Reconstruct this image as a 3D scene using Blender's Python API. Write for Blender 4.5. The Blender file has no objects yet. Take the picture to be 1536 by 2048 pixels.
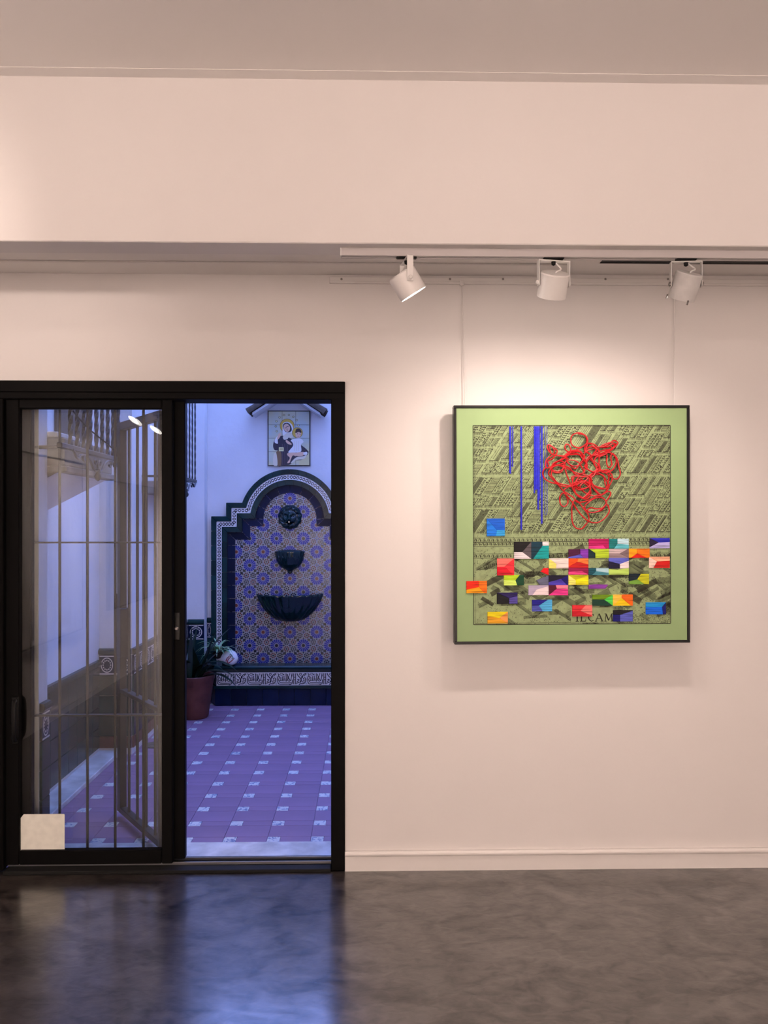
import bpy, bmesh, math, random
from mathutils import Vector, Matrix
random.seed(7)
scn = bpy.context.scene
COL = scn.collection

# ------------------------------------------------------------------ camera, world, exposure
F, HOR, YAW = 1600.0, 1047.0, math.atan(33/1600.0)   # focal length (px), horizon row, small turn to the right
CAMZ = 1.5
cam_d = bpy.data.cameras.new('camera'); cam = bpy.data.objects.new('camera', cam_d); COL.objects.link(cam)
cam_d.sensor_fit = 'VERTICAL'; cam_d.sensor_height = 36.0; cam_d.lens = 36.0*F/2048.0
cam_d.shift_y = (HOR-1024.0)/2048.0; cam_d.clip_start = .05; cam_d.clip_end = 100
cam.location = (0, 0, CAMZ); cam.rotation_euler = (math.pi/2, 0, -YAW)
scn.camera = cam

world = bpy.data.worlds.new('World'); scn.world = world; world.use_nodes = True
bg = world.node_tree.nodes['Background']
bg.inputs['Color'].default_value = (0.25, 0.37, 1.0, 1); bg.inputs['Strength'].default_value = 4.6
vs = scn.view_settings
vs.view_transform = 'Standard'; vs.look = 'None'; vs.gamma = 1.0; vs.use_curve_mapping = False; vs.exposure = 0.38
scn.cycles.sample_clamp_indirect = 5.0
scn.cycles.caustics_reflective = False; scn.cycles.caustics_refractive = False
LAMP = (1.0, 0.80, 0.70)          # warm gallery lamps
E_WALL, E_ROOM = 19.5, 1000.0       ; E_FLOOD = 7.0   # watts of the three track lamps in view / of the unseen lamps added to light room and beam

# ------------------------------------------------------------------ helpers
def ray(px, py):
    a, b = (px-768.0)/F, (HOR-py)/F
    s, c = math.sin(YAW), math.cos(YAW)
    return Vector((s+a*c, c-a*s, b))
def P(px, py, Y):                 # point seen at (px, py) lying on the vertical plane y = Y
    d = ray(px, py); return Vector((0, 0, CAMZ)) + d*(Y/d.y)
def G(px, py, z=0.0):             # point seen at (px, py) lying on the horizontal plane z
    d = ray(px, py); return Vector((0, 0, CAMZ)) + d*((z-CAMZ)/d.z)
def lin(v):
    v /= 255.0
    return v/12.92 if v <= .04045 else ((v+.055)/1.055)**2.4
def S(r, g, b): return (lin(r), lin(g), lin(b), 1)

def M(name, col, rough=.5, spec=.5, metal=0., var=0., vscale=6., col2=None, bump=0., bscale=60., rand=0., emit=None, coat=0., stretch=None, detail=4.):
    m = bpy.data.materials.new(name); m.use_nodes = True
    nt = m.node_tree; b = nt.nodes['Principled BSDF']
    b.inputs['Roughness'].default_value = rough; b.inputs['Specular IOR Level'].default_value = spec
    b.inputs['Metallic'].default_value = metal; b.inputs['Coat Weight'].default_value = coat
    b.inputs['Coat Roughness'].default_value = .12
    b.inputs['Base Color'].default_value = col
    out = None
    if col2 is not None or var or bump:
        tc = nt.nodes.new('ShaderNodeTexCoord'); vec = tc.outputs['Object']
        if stretch:
            mp = nt.nodes.new('ShaderNodeMapping'); mp.inputs['Scale'].default_value = stretch
            nt.links.new(vec, mp.inputs['Vector']); vec = mp.outputs['Vector']
    if col2 is not None or var:
        n = nt.nodes.new('ShaderNodeTexNoise'); n.inputs['Scale'].default_value = vscale; n.inputs['Detail'].default_value = detail
        nt.links.new(vec, n.inputs['Vector'])
        r = nt.nodes.new('ShaderNodeValToRGB'); nt.links.new(n.outputs['Fac'], r.inputs['Fac'])
        r.color_ramp.elements[0].position = .35; r.color_ramp.elements[1].position = .65
        c2 = col2 if col2 is not None else tuple(min(1, c*(1-var)) for c in col[:3])+(1,)
        r.color_ramp.elements[0].color = c2; r.color_ramp.elements[1].color = col
        out = r.outputs['Color']
    if rand:
        oi = nt.nodes.new('ShaderNodeObjectInfo'); h = nt.nodes.new('ShaderNodeHueSaturation')
        mr = nt.nodes.new('ShaderNodeMapRange'); mr.inputs['To Min'].default_value = 1-rand; mr.inputs['To Max'].default_value = 1+rand
        nt.links.new(oi.outputs['Random'], mr.inputs['Value']); nt.links.new(mr.outputs['Result'], h.inputs['Value'])
        if out: nt.links.new(out, h.inputs['Color'])
        else: h.inputs['Color'].default_value = col
        out = h.outputs['Color']
    if out: nt.links.new(out, b.inputs['Base Color'])
    if bump:
        n2 = nt.nodes.new('ShaderNodeTexNoise'); n2.inputs['Scale'].default_value = bscale; n2.inputs['Detail'].default_value = 5
        nt.links.new(vec, n2.inputs['Vector'])
        bp = nt.nodes.new('ShaderNodeBump'); bp.inputs['Strength'].default_value = bump; bp.inputs['Distance'].default_value = .01
        nt.links.new(n2.outputs['Fac'], bp.inputs['Height']); nt.links.new(bp.outputs['Normal'], b.inputs['Normal'])
    if emit:
        b.inputs['Emission Color'].default_value = emit[0]; b.inputs['Emission Strength'].default_value = emit[1]
    return m

class MB:
    def __init__(s): s.v = []; s.f = []; s.m = []
    def add(s, vs_, fs_, m=0):
        o = len(s.v); s.v += [tuple(p) for p in vs_]
        for f in fs_: s.f.append([i+o for i in f]); s.m.append(m)
        return s
    def box(s, x0, x1, y0, y1, z0, z1, m=0):
        return s.add([(x0,y0,z0),(x1,y0,z0),(x1,y1,z0),(x0,y1,z0),(x0,y0,z1),(x1,y0,z1),(x1,y1,z1),(x0,y1,z1)],
              [(0,3,2,1),(4,5,6,7),(0,1,5,4),(1,2,6,5),(2,3,7,6),(3,0,4,7)], m)
    def cbox(s, x0, x1, y0, y1, z0, z1, c=.003, m=0):      # box with all vertical and horizontal edges chamfered
        bm = bmesh.new(); bmesh.ops.create_cube(bm, size=1)
        for v in bm.verts: v.co = Vector(((x0+x1)/2+v.co.x*(x1-x0), (y0+y1)/2+v.co.y*(y1-y0), (z0+z1)/2+v.co.z*(z1-z0)))
        bmesh.ops.bevel(bm, geom=bm.edges[:], offset=c, segments=1, affect='EDGES')
        bm.verts.index_update(); s.add([v.co.copy() for v in bm.verts], [[v.index for v in f.verts] for f in bm.faces], m); bm.free(); return s
    def poly(s, pts, m=0): return s.add(pts, [list(range(len(pts)))], m)
    def prism(s, poly, fm, t, c=0., m=0, ms=None):         # 2-D outline -> plate of thickness t with a chamfered front rim
        n = len(poly); ms = m if ms is None else ms
        cx = sum(p[0] for p in poly)/n; cy = sum(p[1] for p in poly)/n
        def ins(p):
            d = math.hypot(p[0]-cx, p[1]-cy); k = max(0, (d-c*1.3)/d) if d else 1
            return (cx+(p[0]-cx)*k, cy+(p[1]-cy)*k)
        V = [fm(p[0], p[1], 0) for p in poly] + [fm(p[0], p[1], t-c) for p in poly]
        Fs = [(i, (i+1) % n, n+(i+1) % n, n+i) for i in range(n)]
        if c > 0:
            q = [ins(p) for p in poly]; V += [fm(p[0], p[1], t) for p in q]
            Fs += [(n+i, n+(i+1) % n, 2*n+(i+1) % n, 2*n+i) for i in range(n)]
            s.add(V, Fs, ms); o = len(s.v)-n
        else:
            s.add(V, Fs, ms); o = len(s.v)-n
        s.f.append([o+i for i in range(n)]); s.m.append(m); return s
    def tube(s, path, r, n=8, m=0, caps=True, closed=False):
        path = [Vector(p) for p in path]; k = len(path)
        rs = r if isinstance(r, (list, tuple)) else [r]*k
        rings = []; up = None
        for i, p in enumerate(path):
            if closed: t = path[(i+1) % k]-path[i-1]
            else: t = path[min(i+1, k-1)]-path[max(i-1, 0)]
            if t.length < 1e-9: t = Vector((0, 0, 1))
            t.normalize()
            if up is None: up = Vector((0, 0, 1)) if abs(t.z) < .9 else Vector((1, 0, 0))
            a = up-t*up.dot(t)
            if a.length < 1e-6: a = t.orthogonal()
            a.normalize(); b = t.cross(a); up = a
            rings.append([p+(a*math.cos(j*2*math.pi/n)+b*math.sin(j*2*math.pi/n))*rs[i] for j in range(n)])
        V = [q for rg in rings for q in rg]; Fs = []
        for i in range(k if closed else k-1):
            i2 = (i+1) % k
            for j in range(n): Fs.append((i*n+j, i*n+(j+1) % n, i2*n+(j+1) % n, i2*n+j))
        if caps and not closed: Fs += [list(range(n))[::-1], [(k-1)*n+j for j in range(n)]]
        return s.add(V, Fs, m)
    def lathe(s, prof, org=(0,0,0), n=32, a0=0., a1=2*math.pi, m=0, fr=None, sy=1.):   # profile of (r, z)
        full = abs(a1-a0-2*math.pi) < 1e-6; na = n if full else n+1; V = []; Fs = []
        for r, z in prof:
            for j in range(na):
                a = a0+(a1-a0)*j/n; rr = r*(fr(a, z) if fr else 1)
                V.append((org[0]+rr*math.cos(a), org[1]+rr*math.sin(a)*sy, org[2]+z))
        for i in range(len(prof)-1):
            for j in range(n):
                j2 = (j+1) % na; Fs.append((i*na+j, i*na+j2, (i+1)*na+j2, (i+1)*na+j))
        return s.add(V, Fs, m)
    def build(s, name, mats, parent=None, smooth=False, mesh=None):
        me = mesh or bpy.data.meshes.new(name)
        me.from_pydata(s.v, [], s.f)
        for mm in (mats if isinstance(mats, (list, tuple)) else [mats]): me.materials.append(mm)
        me.polygons.foreach_set('material_index', s.m)
        bm = bmesh.new(); bm.from_mesh(me); bmesh.ops.recalc_face_normals(bm, faces=bm.faces); bm.to_mesh(me); bm.free()
        if smooth:
            me.polygons.foreach_set('use_smooth', [True]*len(me.polygons)); me.set_sharp_from_angle(angle=math.radians(40))
        me.update()
        return link(name, me, parent)
def link(name, me, parent=None, loc=None, rot=None):
    o = bpy.data.objects.new(name, me); COL.objects.link(o)
    if parent is not None: o.parent = parent
    if loc is not None: o.location = loc
    if rot is not None: o.rotation_euler = rot
    return o
def tag(o, label, cat, group=None, kind=None):
    o['label'] = label; o['category'] = cat
    if group: o['group'] = group
    if kind: o['kind'] = kind
    return o
def thing(name, label, cat, loc=(0,0,0), group=None, kind=None):
    o = bpy.data.objects.new(name, None); COL.objects.link(o); o.location = loc; o.empty_display_size = .1
    return tag(o, label, cat, group, kind)
def off(mb, loc):                       # shift a builder so that its points are relative to loc
    mb.v = [(p[0]-loc[0], p[1]-loc[1], p[2]-loc[2]) for p in mb.v]; return mb
def catmull(pts, k=6, closed=False):
    out = []; n = len(pts); pts = [Vector(p) for p in pts]
    for i in range(n if closed else n-1):
        p0 = pts[i-1] if (closed or i > 0) else pts[i]; p1 = pts[i]
        p2 = pts[(i+1) % n]; p3 = pts[(i+2) % n] if (closed or i+2 < n) else p2
        for j in range(k):
            t = j/k
            out.append(.5*((2*p1)+(p2-p0)*t+(2*p0-5*p1+4*p2-p3)*t*t+(3*p1-p0-3*p2+p3)*t**3))
    if not closed: out.append(pts[-1])
    return out

# ------------------------------------------------------------------ materials
m_wall = M('gallery_wall_paint', (.80,.77,.755,1), .6, .35, bump=.03, bscale=90)
m_ceil = M('ceiling_paint', (.88,.85,.83,1), .8, .2)
m_trim = M('trim_paint', (.82,.79,.77,1), .4, .5)
m_black = M('black_metal', (.004,.0035,.0035,1), .5, .06)
m_blackg = M('black_gloss', (.005,.005,.005,1), .3, .25)
m_alu = M('aluminium', (.45,.45,.47,1), .3, .5, 1.0)
m_lampw = M('lamp_enamel', (.80,.78,.76,1), .32, .5)
m_lampgrey = M('lamp_enamel_greyed', (.62,.61,.60,1), .35, .5, var=.1, vscale=30)
m_trk = M('track_paint', (.52,.49,.49,1), .4, .4)
m_dark = M('dark_slot', (.01,.01,.01,1), .7, .2)
m_screw = M('screw_steel', (.25,.23,.22,1), .35, .5, .8)
m_lens = M('lamp_lens', (1,1,1,1), .4, emit=((1,.93,.86,1), 14.0))
m_stucco = M('white_stucco', (.74,.74,.74,1), .85, .2, var=.10, vscale=2.2, bump=.25, bscale=22)
m_green = M('green_glaze', (.005,.034,.036,1), .22, .22, rand=.35, var=.35, vscale=9)
m_blue = M('blue_glaze', (.003,.011,.042,1), .3, .12, rand=.35, var=.3, vscale=9)
m_grout = M('grout', (.30,.30,.28,1), .9, .1)
m_darkgrout = M('dark_grout', (.05,.06,.06,1), .8, .1)
m_tw = M('white_glaze', (.34,.33,.32,1), .25, .3)
m_tw2 = M('bright_white_glaze', (.72,.71,.69,1), .25, .3)
m_tblue = M('cobalt_glaze', (.022,.032,.30,1), .25, .3, var=.35, vscale=40)
m_tbrown = M('brown_glaze', (.17,.035,.015,1), .2, .5, var=.3, vscale=40)
m_tblack = M('black_glaze', (.008,.008,.012,1), .2, .5)
m_burg = M('burgundy_glaze', (.06,.008,.03,1), .2, .5)
m_terra = M('terracotta_floor', (.31,.185,.30,1), .5, .5, rand=.06, var=.18, vscale=3)
m_marble = M('marble', (.78,.78,.76,1), .3, .5, col2=(.50,.50,.48,1), vscale=9, detail=8)
m_iron = M('wrought_iron', (.022,.022,.024,1), .35, .5)
m_gate = M('gate_paint', (.03,.027,.024,1), .45, .4)
m_stone = M('grey_stone', (.22,.22,.21,1), .8, .2, var=.25, vscale=12)
m_pot = M('terracotta_pot', (.13,.045,.035,1), .6, .3, var=.4, vscale=10)
m_soil = M('soil', (.02,.015,.01,1), .95, .1)
m_leafd = M('dark_leaf', (.008,.028,.016,1), .35, .5, var=.3, vscale=20)
m_leafl = M('spider_leaf', (.14,.38,.17,1), .45, .4, col2=(.50,.65,.40,1), vscale=25)
m_glaze = M('bottle_green_glaze', (.002,.022,.022,1), .10, .6, var=.4, vscale=12)
m_porc = M('white_porcelain', (.8,.8,.8,1), .12, .5)
m_red = M('red_paint', (.30,.02,.02,1), .3, .5)
m_paper = M('cream_paper', (.90,.89,.80,1), .8, .2, var=.08, vscale=30)
m_rooft = M('roof_tile_clay', (.10,.075,.055,1), .85, .2, var=.5, vscale=14)
m_shutter = M('shutter_wood', (.10,.085,.07,1), .7, .3, var=.2, vscale=10)

def concrete():
    m = bpy.data.materials.new('polished_concrete'); m.use_nodes = True; nt = m.node_tree; b = nt.nodes['Principled BSDF']
    tc = nt.nodes.new('ShaderNodeTexCoord'); mp = nt.nodes.new('ShaderNodeMapping'); mp.inputs['Scale'].default_value = (1., 1.5, 1.)
    nt.links.new(tc.outputs['Object'], mp.inputs['Vector'])
    n1 = nt.nodes.new('ShaderNodeTexNoise'); n1.inputs['Scale'].default_value = 5.0; n1.inputs['Detail'].default_value = 9; n1.inputs['Roughness'].default_value = .62; n1.inputs['Distortion'].default_value = 1.3
    n2 = nt.nodes.new('ShaderNodeTexNoise'); n2.inputs['Scale'].default_value = 20; n2.inputs['Detail'].default_value = 6; n2.inputs['Distortion'].default_value = .8
    for n in (n1, n2): nt.links.new(mp.outputs['Vector'], n.inputs['Vector'])
    mixf = nt.nodes.new('ShaderNodeMix'); mixf.inputs[0].default_value = .35; nt.links.new(n1.outputs['Fac'], mixf.inputs[2]); nt.links.new(n2.outputs['Fac'], mixf.inputs[3])
    r = nt.nodes.new('ShaderNodeValToRGB'); nt.links.new(mixf.outputs[0], r.inputs['Fac'])
    e = r.color_ramp.elements; e[0].position = .36; e[0].color = (.006,.005,.0045,1); e[1].position = .62; e[1].color = (.078,.064,.058,1)
    nt.links.new(r.outputs['Color'], b.inputs['Base Color'])
    mr = nt.nodes.new('ShaderNodeMapRange'); mr.inputs['To Min'].default_value = .22; mr.inputs['To Max'].default_value = .42
    nt.links.new(n1.outputs['Fac'], mr.inputs['Value']); nt.links.new(mr.outputs['Result'], b.inputs['Roughness'])
    b.inputs['Specular IOR Level'].default_value = .5
    mc = nt.nodes.new('ShaderNodeMapRange'); mc.inputs['From Min'].default_value = .3; mc.inputs['From Max'].default_value = .7; mc.inputs['To Min'].default_value = .35; mc.inputs['To Max'].default_value = 1.
    nt.links.new(n1.outputs['Fac'], mc.inputs['Value']); nt.links.new(mc.outputs['Result'], b.inputs['Coat Weight'])
    b.inputs['Coat Roughness'].default_value = .17; b.inputs['Coat IOR'].default_value = 2.15
    ad = nt.nodes.new('ShaderNodeMath'); ad.operation = 'ADD'; nt.links.new(n1.outputs['Fac'], ad.inputs[0]); nt.links.new(n2.outputs['Fac'], ad.inputs[1])
    bp = nt.nodes.new('ShaderNodeBump'); bp.inputs['Strength'].default_value = .16; bp.inputs['Distance'].default_value = .006
    nt.links.new(ad.outputs[0], bp.inputs['Height']); nt.links.new(bp.outputs['Normal'], b.inputs['Normal'])
    return m
m_conc = concrete()
def pane():
    m = bpy.data.materials.new('window_glass'); m.use_nodes = True; nt = m.node_tree; nt.nodes.remove(nt.nodes['Principled BSDF'])
    t = nt.nodes.new('ShaderNodeBsdfTransparent'); t.inputs['Color'].default_value = (.93,.94,.93,1)
    g = nt.nodes.new('ShaderNodeBsdfGlossy'); g.inputs['Roughness'].default_value = .0; g.inputs['Color'].default_value = (1,1,1,1)
    fr = nt.nodes.new('ShaderNodeFresnel'); fr.inputs['IOR'].default_value = 1.55
    mx = nt.nodes.new('ShaderNodeMixShader'); out = nt.nodes['Material Output']
    nt.links.new(fr.outputs[0], mx.inputs[0]); nt.links.new(t.outputs[0], mx.inputs[1]); nt.links.new(g.outputs[0], mx.inputs[2])
    nt.links.new(mx.outputs[0], out.inputs['Surface']); return m
m_glass = pane()
def inset_mat():
    m = bpy.data.materials.new('painted_inset_tile'); m.use_nodes = True; nt = m.node_tree; b = nt.nodes['Principled BSDF']
    tc = nt.nodes.new('ShaderNodeTexCoord'); oi = nt.nodes.new('ShaderNodeObjectInfo')
    mu = nt.nodes.new('ShaderNodeMath'); mu.operation = 'MULTIPLY'; mu.inputs[1].default_value = 37.; nt.links.new(oi.outputs['Random'], mu.inputs[0])
    n = nt.nodes.new('ShaderNodeTexNoise'); n.noise_dimensions = '4D'; n.inputs['Scale'].default_value = 42; n.inputs['Detail'].default_value = 1.5; n.inputs['Distortion'].default_value = 1.5
    nt.links.new(tc.outputs['Object'], n.inputs['Vector']); nt.links.new(mu.outputs[0], n.inputs['W'])
    r = nt.nodes.new('ShaderNodeValToRGB'); nt.links.new(n.outputs['Fac'], r.inputs['Fac']); r.color_ramp.interpolation = 'EASE'
    e = r.color_ramp.elements; e[0].position = .50; e[0].color = (.74,.74,.72,1); e[1].position = .64; e[1].color = (.25,.30,.46,1)
    nt.links.new(r.outputs['Color'], b.inputs['Base Color']); b.inputs['Roughness'].default_value = .25
    return m
m_inset = inset_mat()

# ------------------------------------------------------------------ room shell
WY = 3.463                         # picture wall
SOF = 2.443; BF, BR = 2.695, 2.815 # beam soffit height, beam front and rear
CZ = 2.995; RZ = 2.582             # main ceiling, lower ceiling behind the beam
XL, XR, YB = -2.40, 3.9, -4.2
dl = P(-28, 1200, 3.45).x; dr = P(690, 1200, 3.45).x; dt = P(400, 763, 3.45).z      # door opening
o = MB().box(XL-.15, XR+.15, YB-.15, WY+.06, -.12, 0).build('floor', m_conc); tag(o, 'dark polished concrete gallery floor with cloudy trowel marks', 'floor', kind='structure')
mb = MB(); mb.box(XL-.15, dl, WY, WY+.16, 0, 5.6); mb.box(dl, dr, WY, WY+.16, dt, 5.6); mb.box(dr, XR+.15, WY, WY+.16, 0, 5.6)
tag(mb.build('wall_front', m_wall), 'white gallery wall carrying the green picture, with the door opening', 'wall', kind='structure')
for nm, args, lb in (('wall_left', (XL-.15, XL, YB-.15, WY, 0, 3.3), 'white gallery side wall reflected in the door glass'),
                     ('wall_right', (XR, XR+.15, YB-.15, WY, 0, 3.3), 'white gallery side wall to the right of the green picture'),
                     ('wall_back', (XL-.15, XR+.15, YB-.15, YB, 0, 3.3), 'white gallery wall behind the viewer')):
    tag(MB().box(*args).build(nm, m_wall), lb, 'wall', kind='structure')
tag(MB().box(XL-.15, XR+.15, YB-.15, BF, CZ, CZ+.3).build('ceiling', m_ceil), 'pale upper ceiling of the gallery in front of the beam', 'ceiling', kind='structure')
tag(MB().box(XL-.15, XR+.15, BR-.02, WY+.05, RZ, RZ+.3).build('ceiling_rear', m_ceil), 'lower ceiling strip between the beam and the picture wall', 'ceiling', kind='structure')
tag(MB().cbox(XL-.1, XR+.1, BF, BR, SOF, CZ+.02, .003).build('trim_1', m_wall), 'deep white plaster beam running across under the ceiling', 'beam', kind='structure')
tag(MB().box(XL, XR, 2.642, BF, CZ-.0015, CZ).build('trim_2', m_ceil), 'thin shadow lip where the beam meets the upper ceiling', 'trim', kind='structure')
xs = P(1142, 540, 3.3).x
tag(MB().cbox(XL, xs, 3.315, WY, RZ-.008, RZ, .002).build('trim_3', m_trim), 'shallow white cornice strip on the lower ceiling, left of the vent', 'trim', kind='structure')
# skirting board: flat board with a rounded lip
mb = MB(); mb.box(dr, XR, WY-.012, WY, 0, .066)
mb.tube([(dr, WY-.008, .074), (XR, WY-.008, .074)], .012, 10)
tag(mb.build('baseboard_front', m_trim, smooth=True), 'white skirting board with a rounded lip below the green picture', 'baseboard', kind='structure')
mb = MB(); mb.box(XL, XL+.012, YB, WY, 0, .085); tag(mb.build('baseboard_left', m_trim), 'white skirting board along the reflected side wall', 'baseboard', kind='structure')

# ------------------------------------------------------------------ sliding glass door
d1 = thing('door_1', 'black metal sliding glass door, right half open to the courtyard', 'door', (0, 3.45, 0), kind='structure')
DY0 = 3.450
def fb(px0, px1, py0, py1, y0, y1, c=.003):      # framed bar from picture limits on plane y0
    a = P(px0, py1, y0); b = P(px1, py0, y0)
    return off(MB().cbox(min(a.x, b.x), max(a.x, b.x), y0, y1, max(0.0, min(a.z, b.z)), max(a.z, b.z), c), d1.location)
z0s = .022
fb(-28, 690, 763, 797, DY0, 3.575).build('frame_head', m_black, d1)
fb(-28, 690, 763, 783, DY0-.012, DY0, .002).build('frame_moulding', m_black, d1)
fb(662, 690, 797, 1742, DY0, 3.575).build('frame_jamb', m_black, d1)
fb(-28, 6, 797, 1742, DY0, 3.575).build('frame_jamb', m_black, d1)
a = P(6, 1700, 3.45).x; b = P(662, 1700, 3.45).x
sill = off(MB().cbox(a, b, 3.44, 3.585, 0, .016, .003), d1.location).build('sill', m_dark, d1)
for yy in (3.497, 3.545):
    off(MB().cbox(a, b, yy-.003, yy+.003, .016, .028, .001), d1.location).build('sill_rail', m_alu, sill)
def leaf(y0, y1, pxs, label):
    l = MB(); (a0, a1, b0, b1, t0, t1, q0, q1) = pxs
    L = bpy.data.objects.new('door_leaf', None); COL.objects.link(L); L.parent = d1
    ref = Vector(d1.location)
    for nm, r in (('stile', (a0, a1, t0, q1)), ('stile', (b0, b1, t0, q1)), ('top_rail', (a1, b0, t0, t1)), ('bottom_rail', (a1, b0, q0, q1))):
        A = P(r[0], r[3], y0); B = P(r[1], r[2], y0)
        off(MB().cbox(A.x, B.x, y0, y1, max(.028, A.z), B.z, .004), ref).build(nm, m_black, L)
    A = P(a1-3, q0+6, y0); B = P(b0+3, t1-6, y0); ym = (y0+y1)/2
    off(MB().add([(A.x, ym, A.z), (B.x, ym, A.z), (B.x, ym, B.z), (A.x, ym, B.z)], [(0,1,2,3)]), ref).build('glass_pane', m_glass, L)
    return L
lf = leaf(3.478, 3.514, (8, 38, 323, 345, 795, 817, 1700, 1736), '')
lr = leaf(3.526, 3.562, (36, 62, 343, 370, 793, 815, 1702, 1734), '')
# pull handle on the left stile and a latch on the meeting stile
c = P(31, 1440, 3.478) - Vector(d1.location)
h = MB(); h.tube(catmull([c+Vector((0,0,.085)), c+Vector((.006,-.03,.075)), c+Vector((.008,-.036,0)), c+Vector((.006,-.03,-.075)), c+Vector((0,0,-.085))], 5), .009, 8)
h.cbox(c.x-.014, c.x+.014, c.y-.006, c.y, c.z-.10, c.z+.10, .002); h.build('pull_handle', m_blackg, lf, True)
c = P(354, 1252, 3.526) - Vector(d1.location)
MB().cbox(c.x-.014, c.x+.014, c.y-.005, c.y, c.z-.06, c.z+.06, .002).build('latch_plate', m_blackg, lr)
MB().lathe([(0,0),(.009,0),(.009,.006),(.005,.010),(0,.010)], (0,0,0), 14).build('latch_knob', m_screw, lr, True).matrix_basis = Matrix.Translation(c+Vector((0,-.005,-.01))) @ Matrix.Rotation(math.pi/2, 4, 'X')
# paper notice taped to the glass
A = P(40, 1703, 3.488); B = P(128, 1629, 3.488); w_, h_ = B.x-A.x, B.z-A.z
nt_ = MB().prism([(0,0),(w_,0),(w_,h_*.985),(w_*.98,h_),(w_*.07,h_),(0,h_*.9)], lambda u, v, d: (A.x+u, 3.4955-d, A.z+v), .0006)
tag(nt_.build('paper_notice', m_paper), 'blank cream paper notice with a clipped corner stuck low on the door glass', 'notice')

# ------------------------------------------------------------------ wall and ceiling fittings
y = WY-.006; A = P(659, 560, y); B = P(1536, 563, y)
rz0, rz1 = P(1100, 567, y).z, P(1100, 556, y).z
pr = thing('picture_rail', 'long white picture hanging rail high on the wall above the green picture', 'rail', (A.x, y, rz0))
off(MB().cbox(A.x, XR-.02, WY-.008, WY, rz0, rz1, .002), pr.location).build('rail_body', m_trim, pr)
off(MB().cbox(A.x, XR-.02, WY-.014, WY, rz0-.006, rz0+.004, .002), pr.location).build('rail_lip', m_trim, pr)
for px in (683, 900, 1006, 1211, 1336):
    q = P(px, 560, WY-.009)-Vector(pr.location); MB().lathe([(0,0),(.005,0),(.004,.002),(0,.003)], n=10).build('screw', m_screw, pr, True).matrix_basis = Matrix.Translation(q+Vector((0, 0, .004))) @ Matrix.Rotation(math.pi/2, 4, 'X')
for (x0, x1, lb) in ((924, 931, 'thin white hanging cable at the left end of the green picture'), (1350, 1348, 'thin white hanging cable at the right end of the green picture')):
    a = P(x0, 566, WY-.012); b = P(x1, 812, WY-.03)
    cb = thing('hanging_cable', lb, 'cable', a, 'picture hanging cables')
    MB().tube([Vector((0,0,0)), (b-a)+Vector((0, 0, -.05))], .0022, 8).build('cord', m_trim, cb, True)
    MB().cbox(-.008, .008, -.005, .006, -.012, .012, .002).build('hook', m_trim, cb)
# slot diffuser
A = P(1203, 521, 3.3); vx0 = G(1206, 518, RZ).x
vt = thing('air_vent', 'white linear air diffuser with two black slots in the lower ceiling', 'vent', (vx0, 3.27, RZ-.001))
mbv = MB()
yA, yB, yC = G(1300, 518.5, RZ).y, G(1300, 522, RZ).y, G(1300, 526, RZ).y
for (ya, yb) in ((yA-.012, yA+.002), (yB-.004, yB+.004), (yC-.002, yC+.012)):
    MB().box(0, XR-vx0, ya-3.27, yb-3.27, -.001, 0).build('vent_blade', m_trim, vt)
for (ya, yb) in ((yA+.002, yB-.004), (yB+.004, yC-.002)):
    MB().box(0, XR-vx0, ya-3.27, yb-3.27, -.003, 0).build('vent_slot', m_dark, vt)

# ------------------------------------------------------------------ track and spotlights
def track(p0, p1, label, rod=0.):
    d = (Vector(p1)-Vector(p0)); L = d.length; d.normalize()
    t = thing('lighting_track', label, 'track', p0)
    t.rotation_euler = (0, 0, math.atan2(d.y, d.x))
    MB().cbox(0, L, -.017, -.006, -.027, 0, .001).build('track_side', m_trk, t)
    MB().cbox(0, L, .006, .017, -.027, 0, .001).build('track_side', m_trk, t)
    MB().box(0, L, -.006, .006, -.012, -.001).build('track_channel', m_dark, t)
    MB().cbox(-.004, 0, -.018, .018, -.028, 0, .001).build('end_cap', m_lampw, t)
    if rod:
        for k in range(4): MB().tube([(L*(k+.5)/4, 0, 0), (L*(k+.5)/4, 0, rod)], .004, 8).build('suspension_rod', m_lampw, t, True)
    return t
TY = 2.752
tx0 = P(683, 505, TY).x
track((tx0, TY, SOF), (XR-.02, TY, SOF), 'white lighting track under the beam above the green picture')

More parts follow.
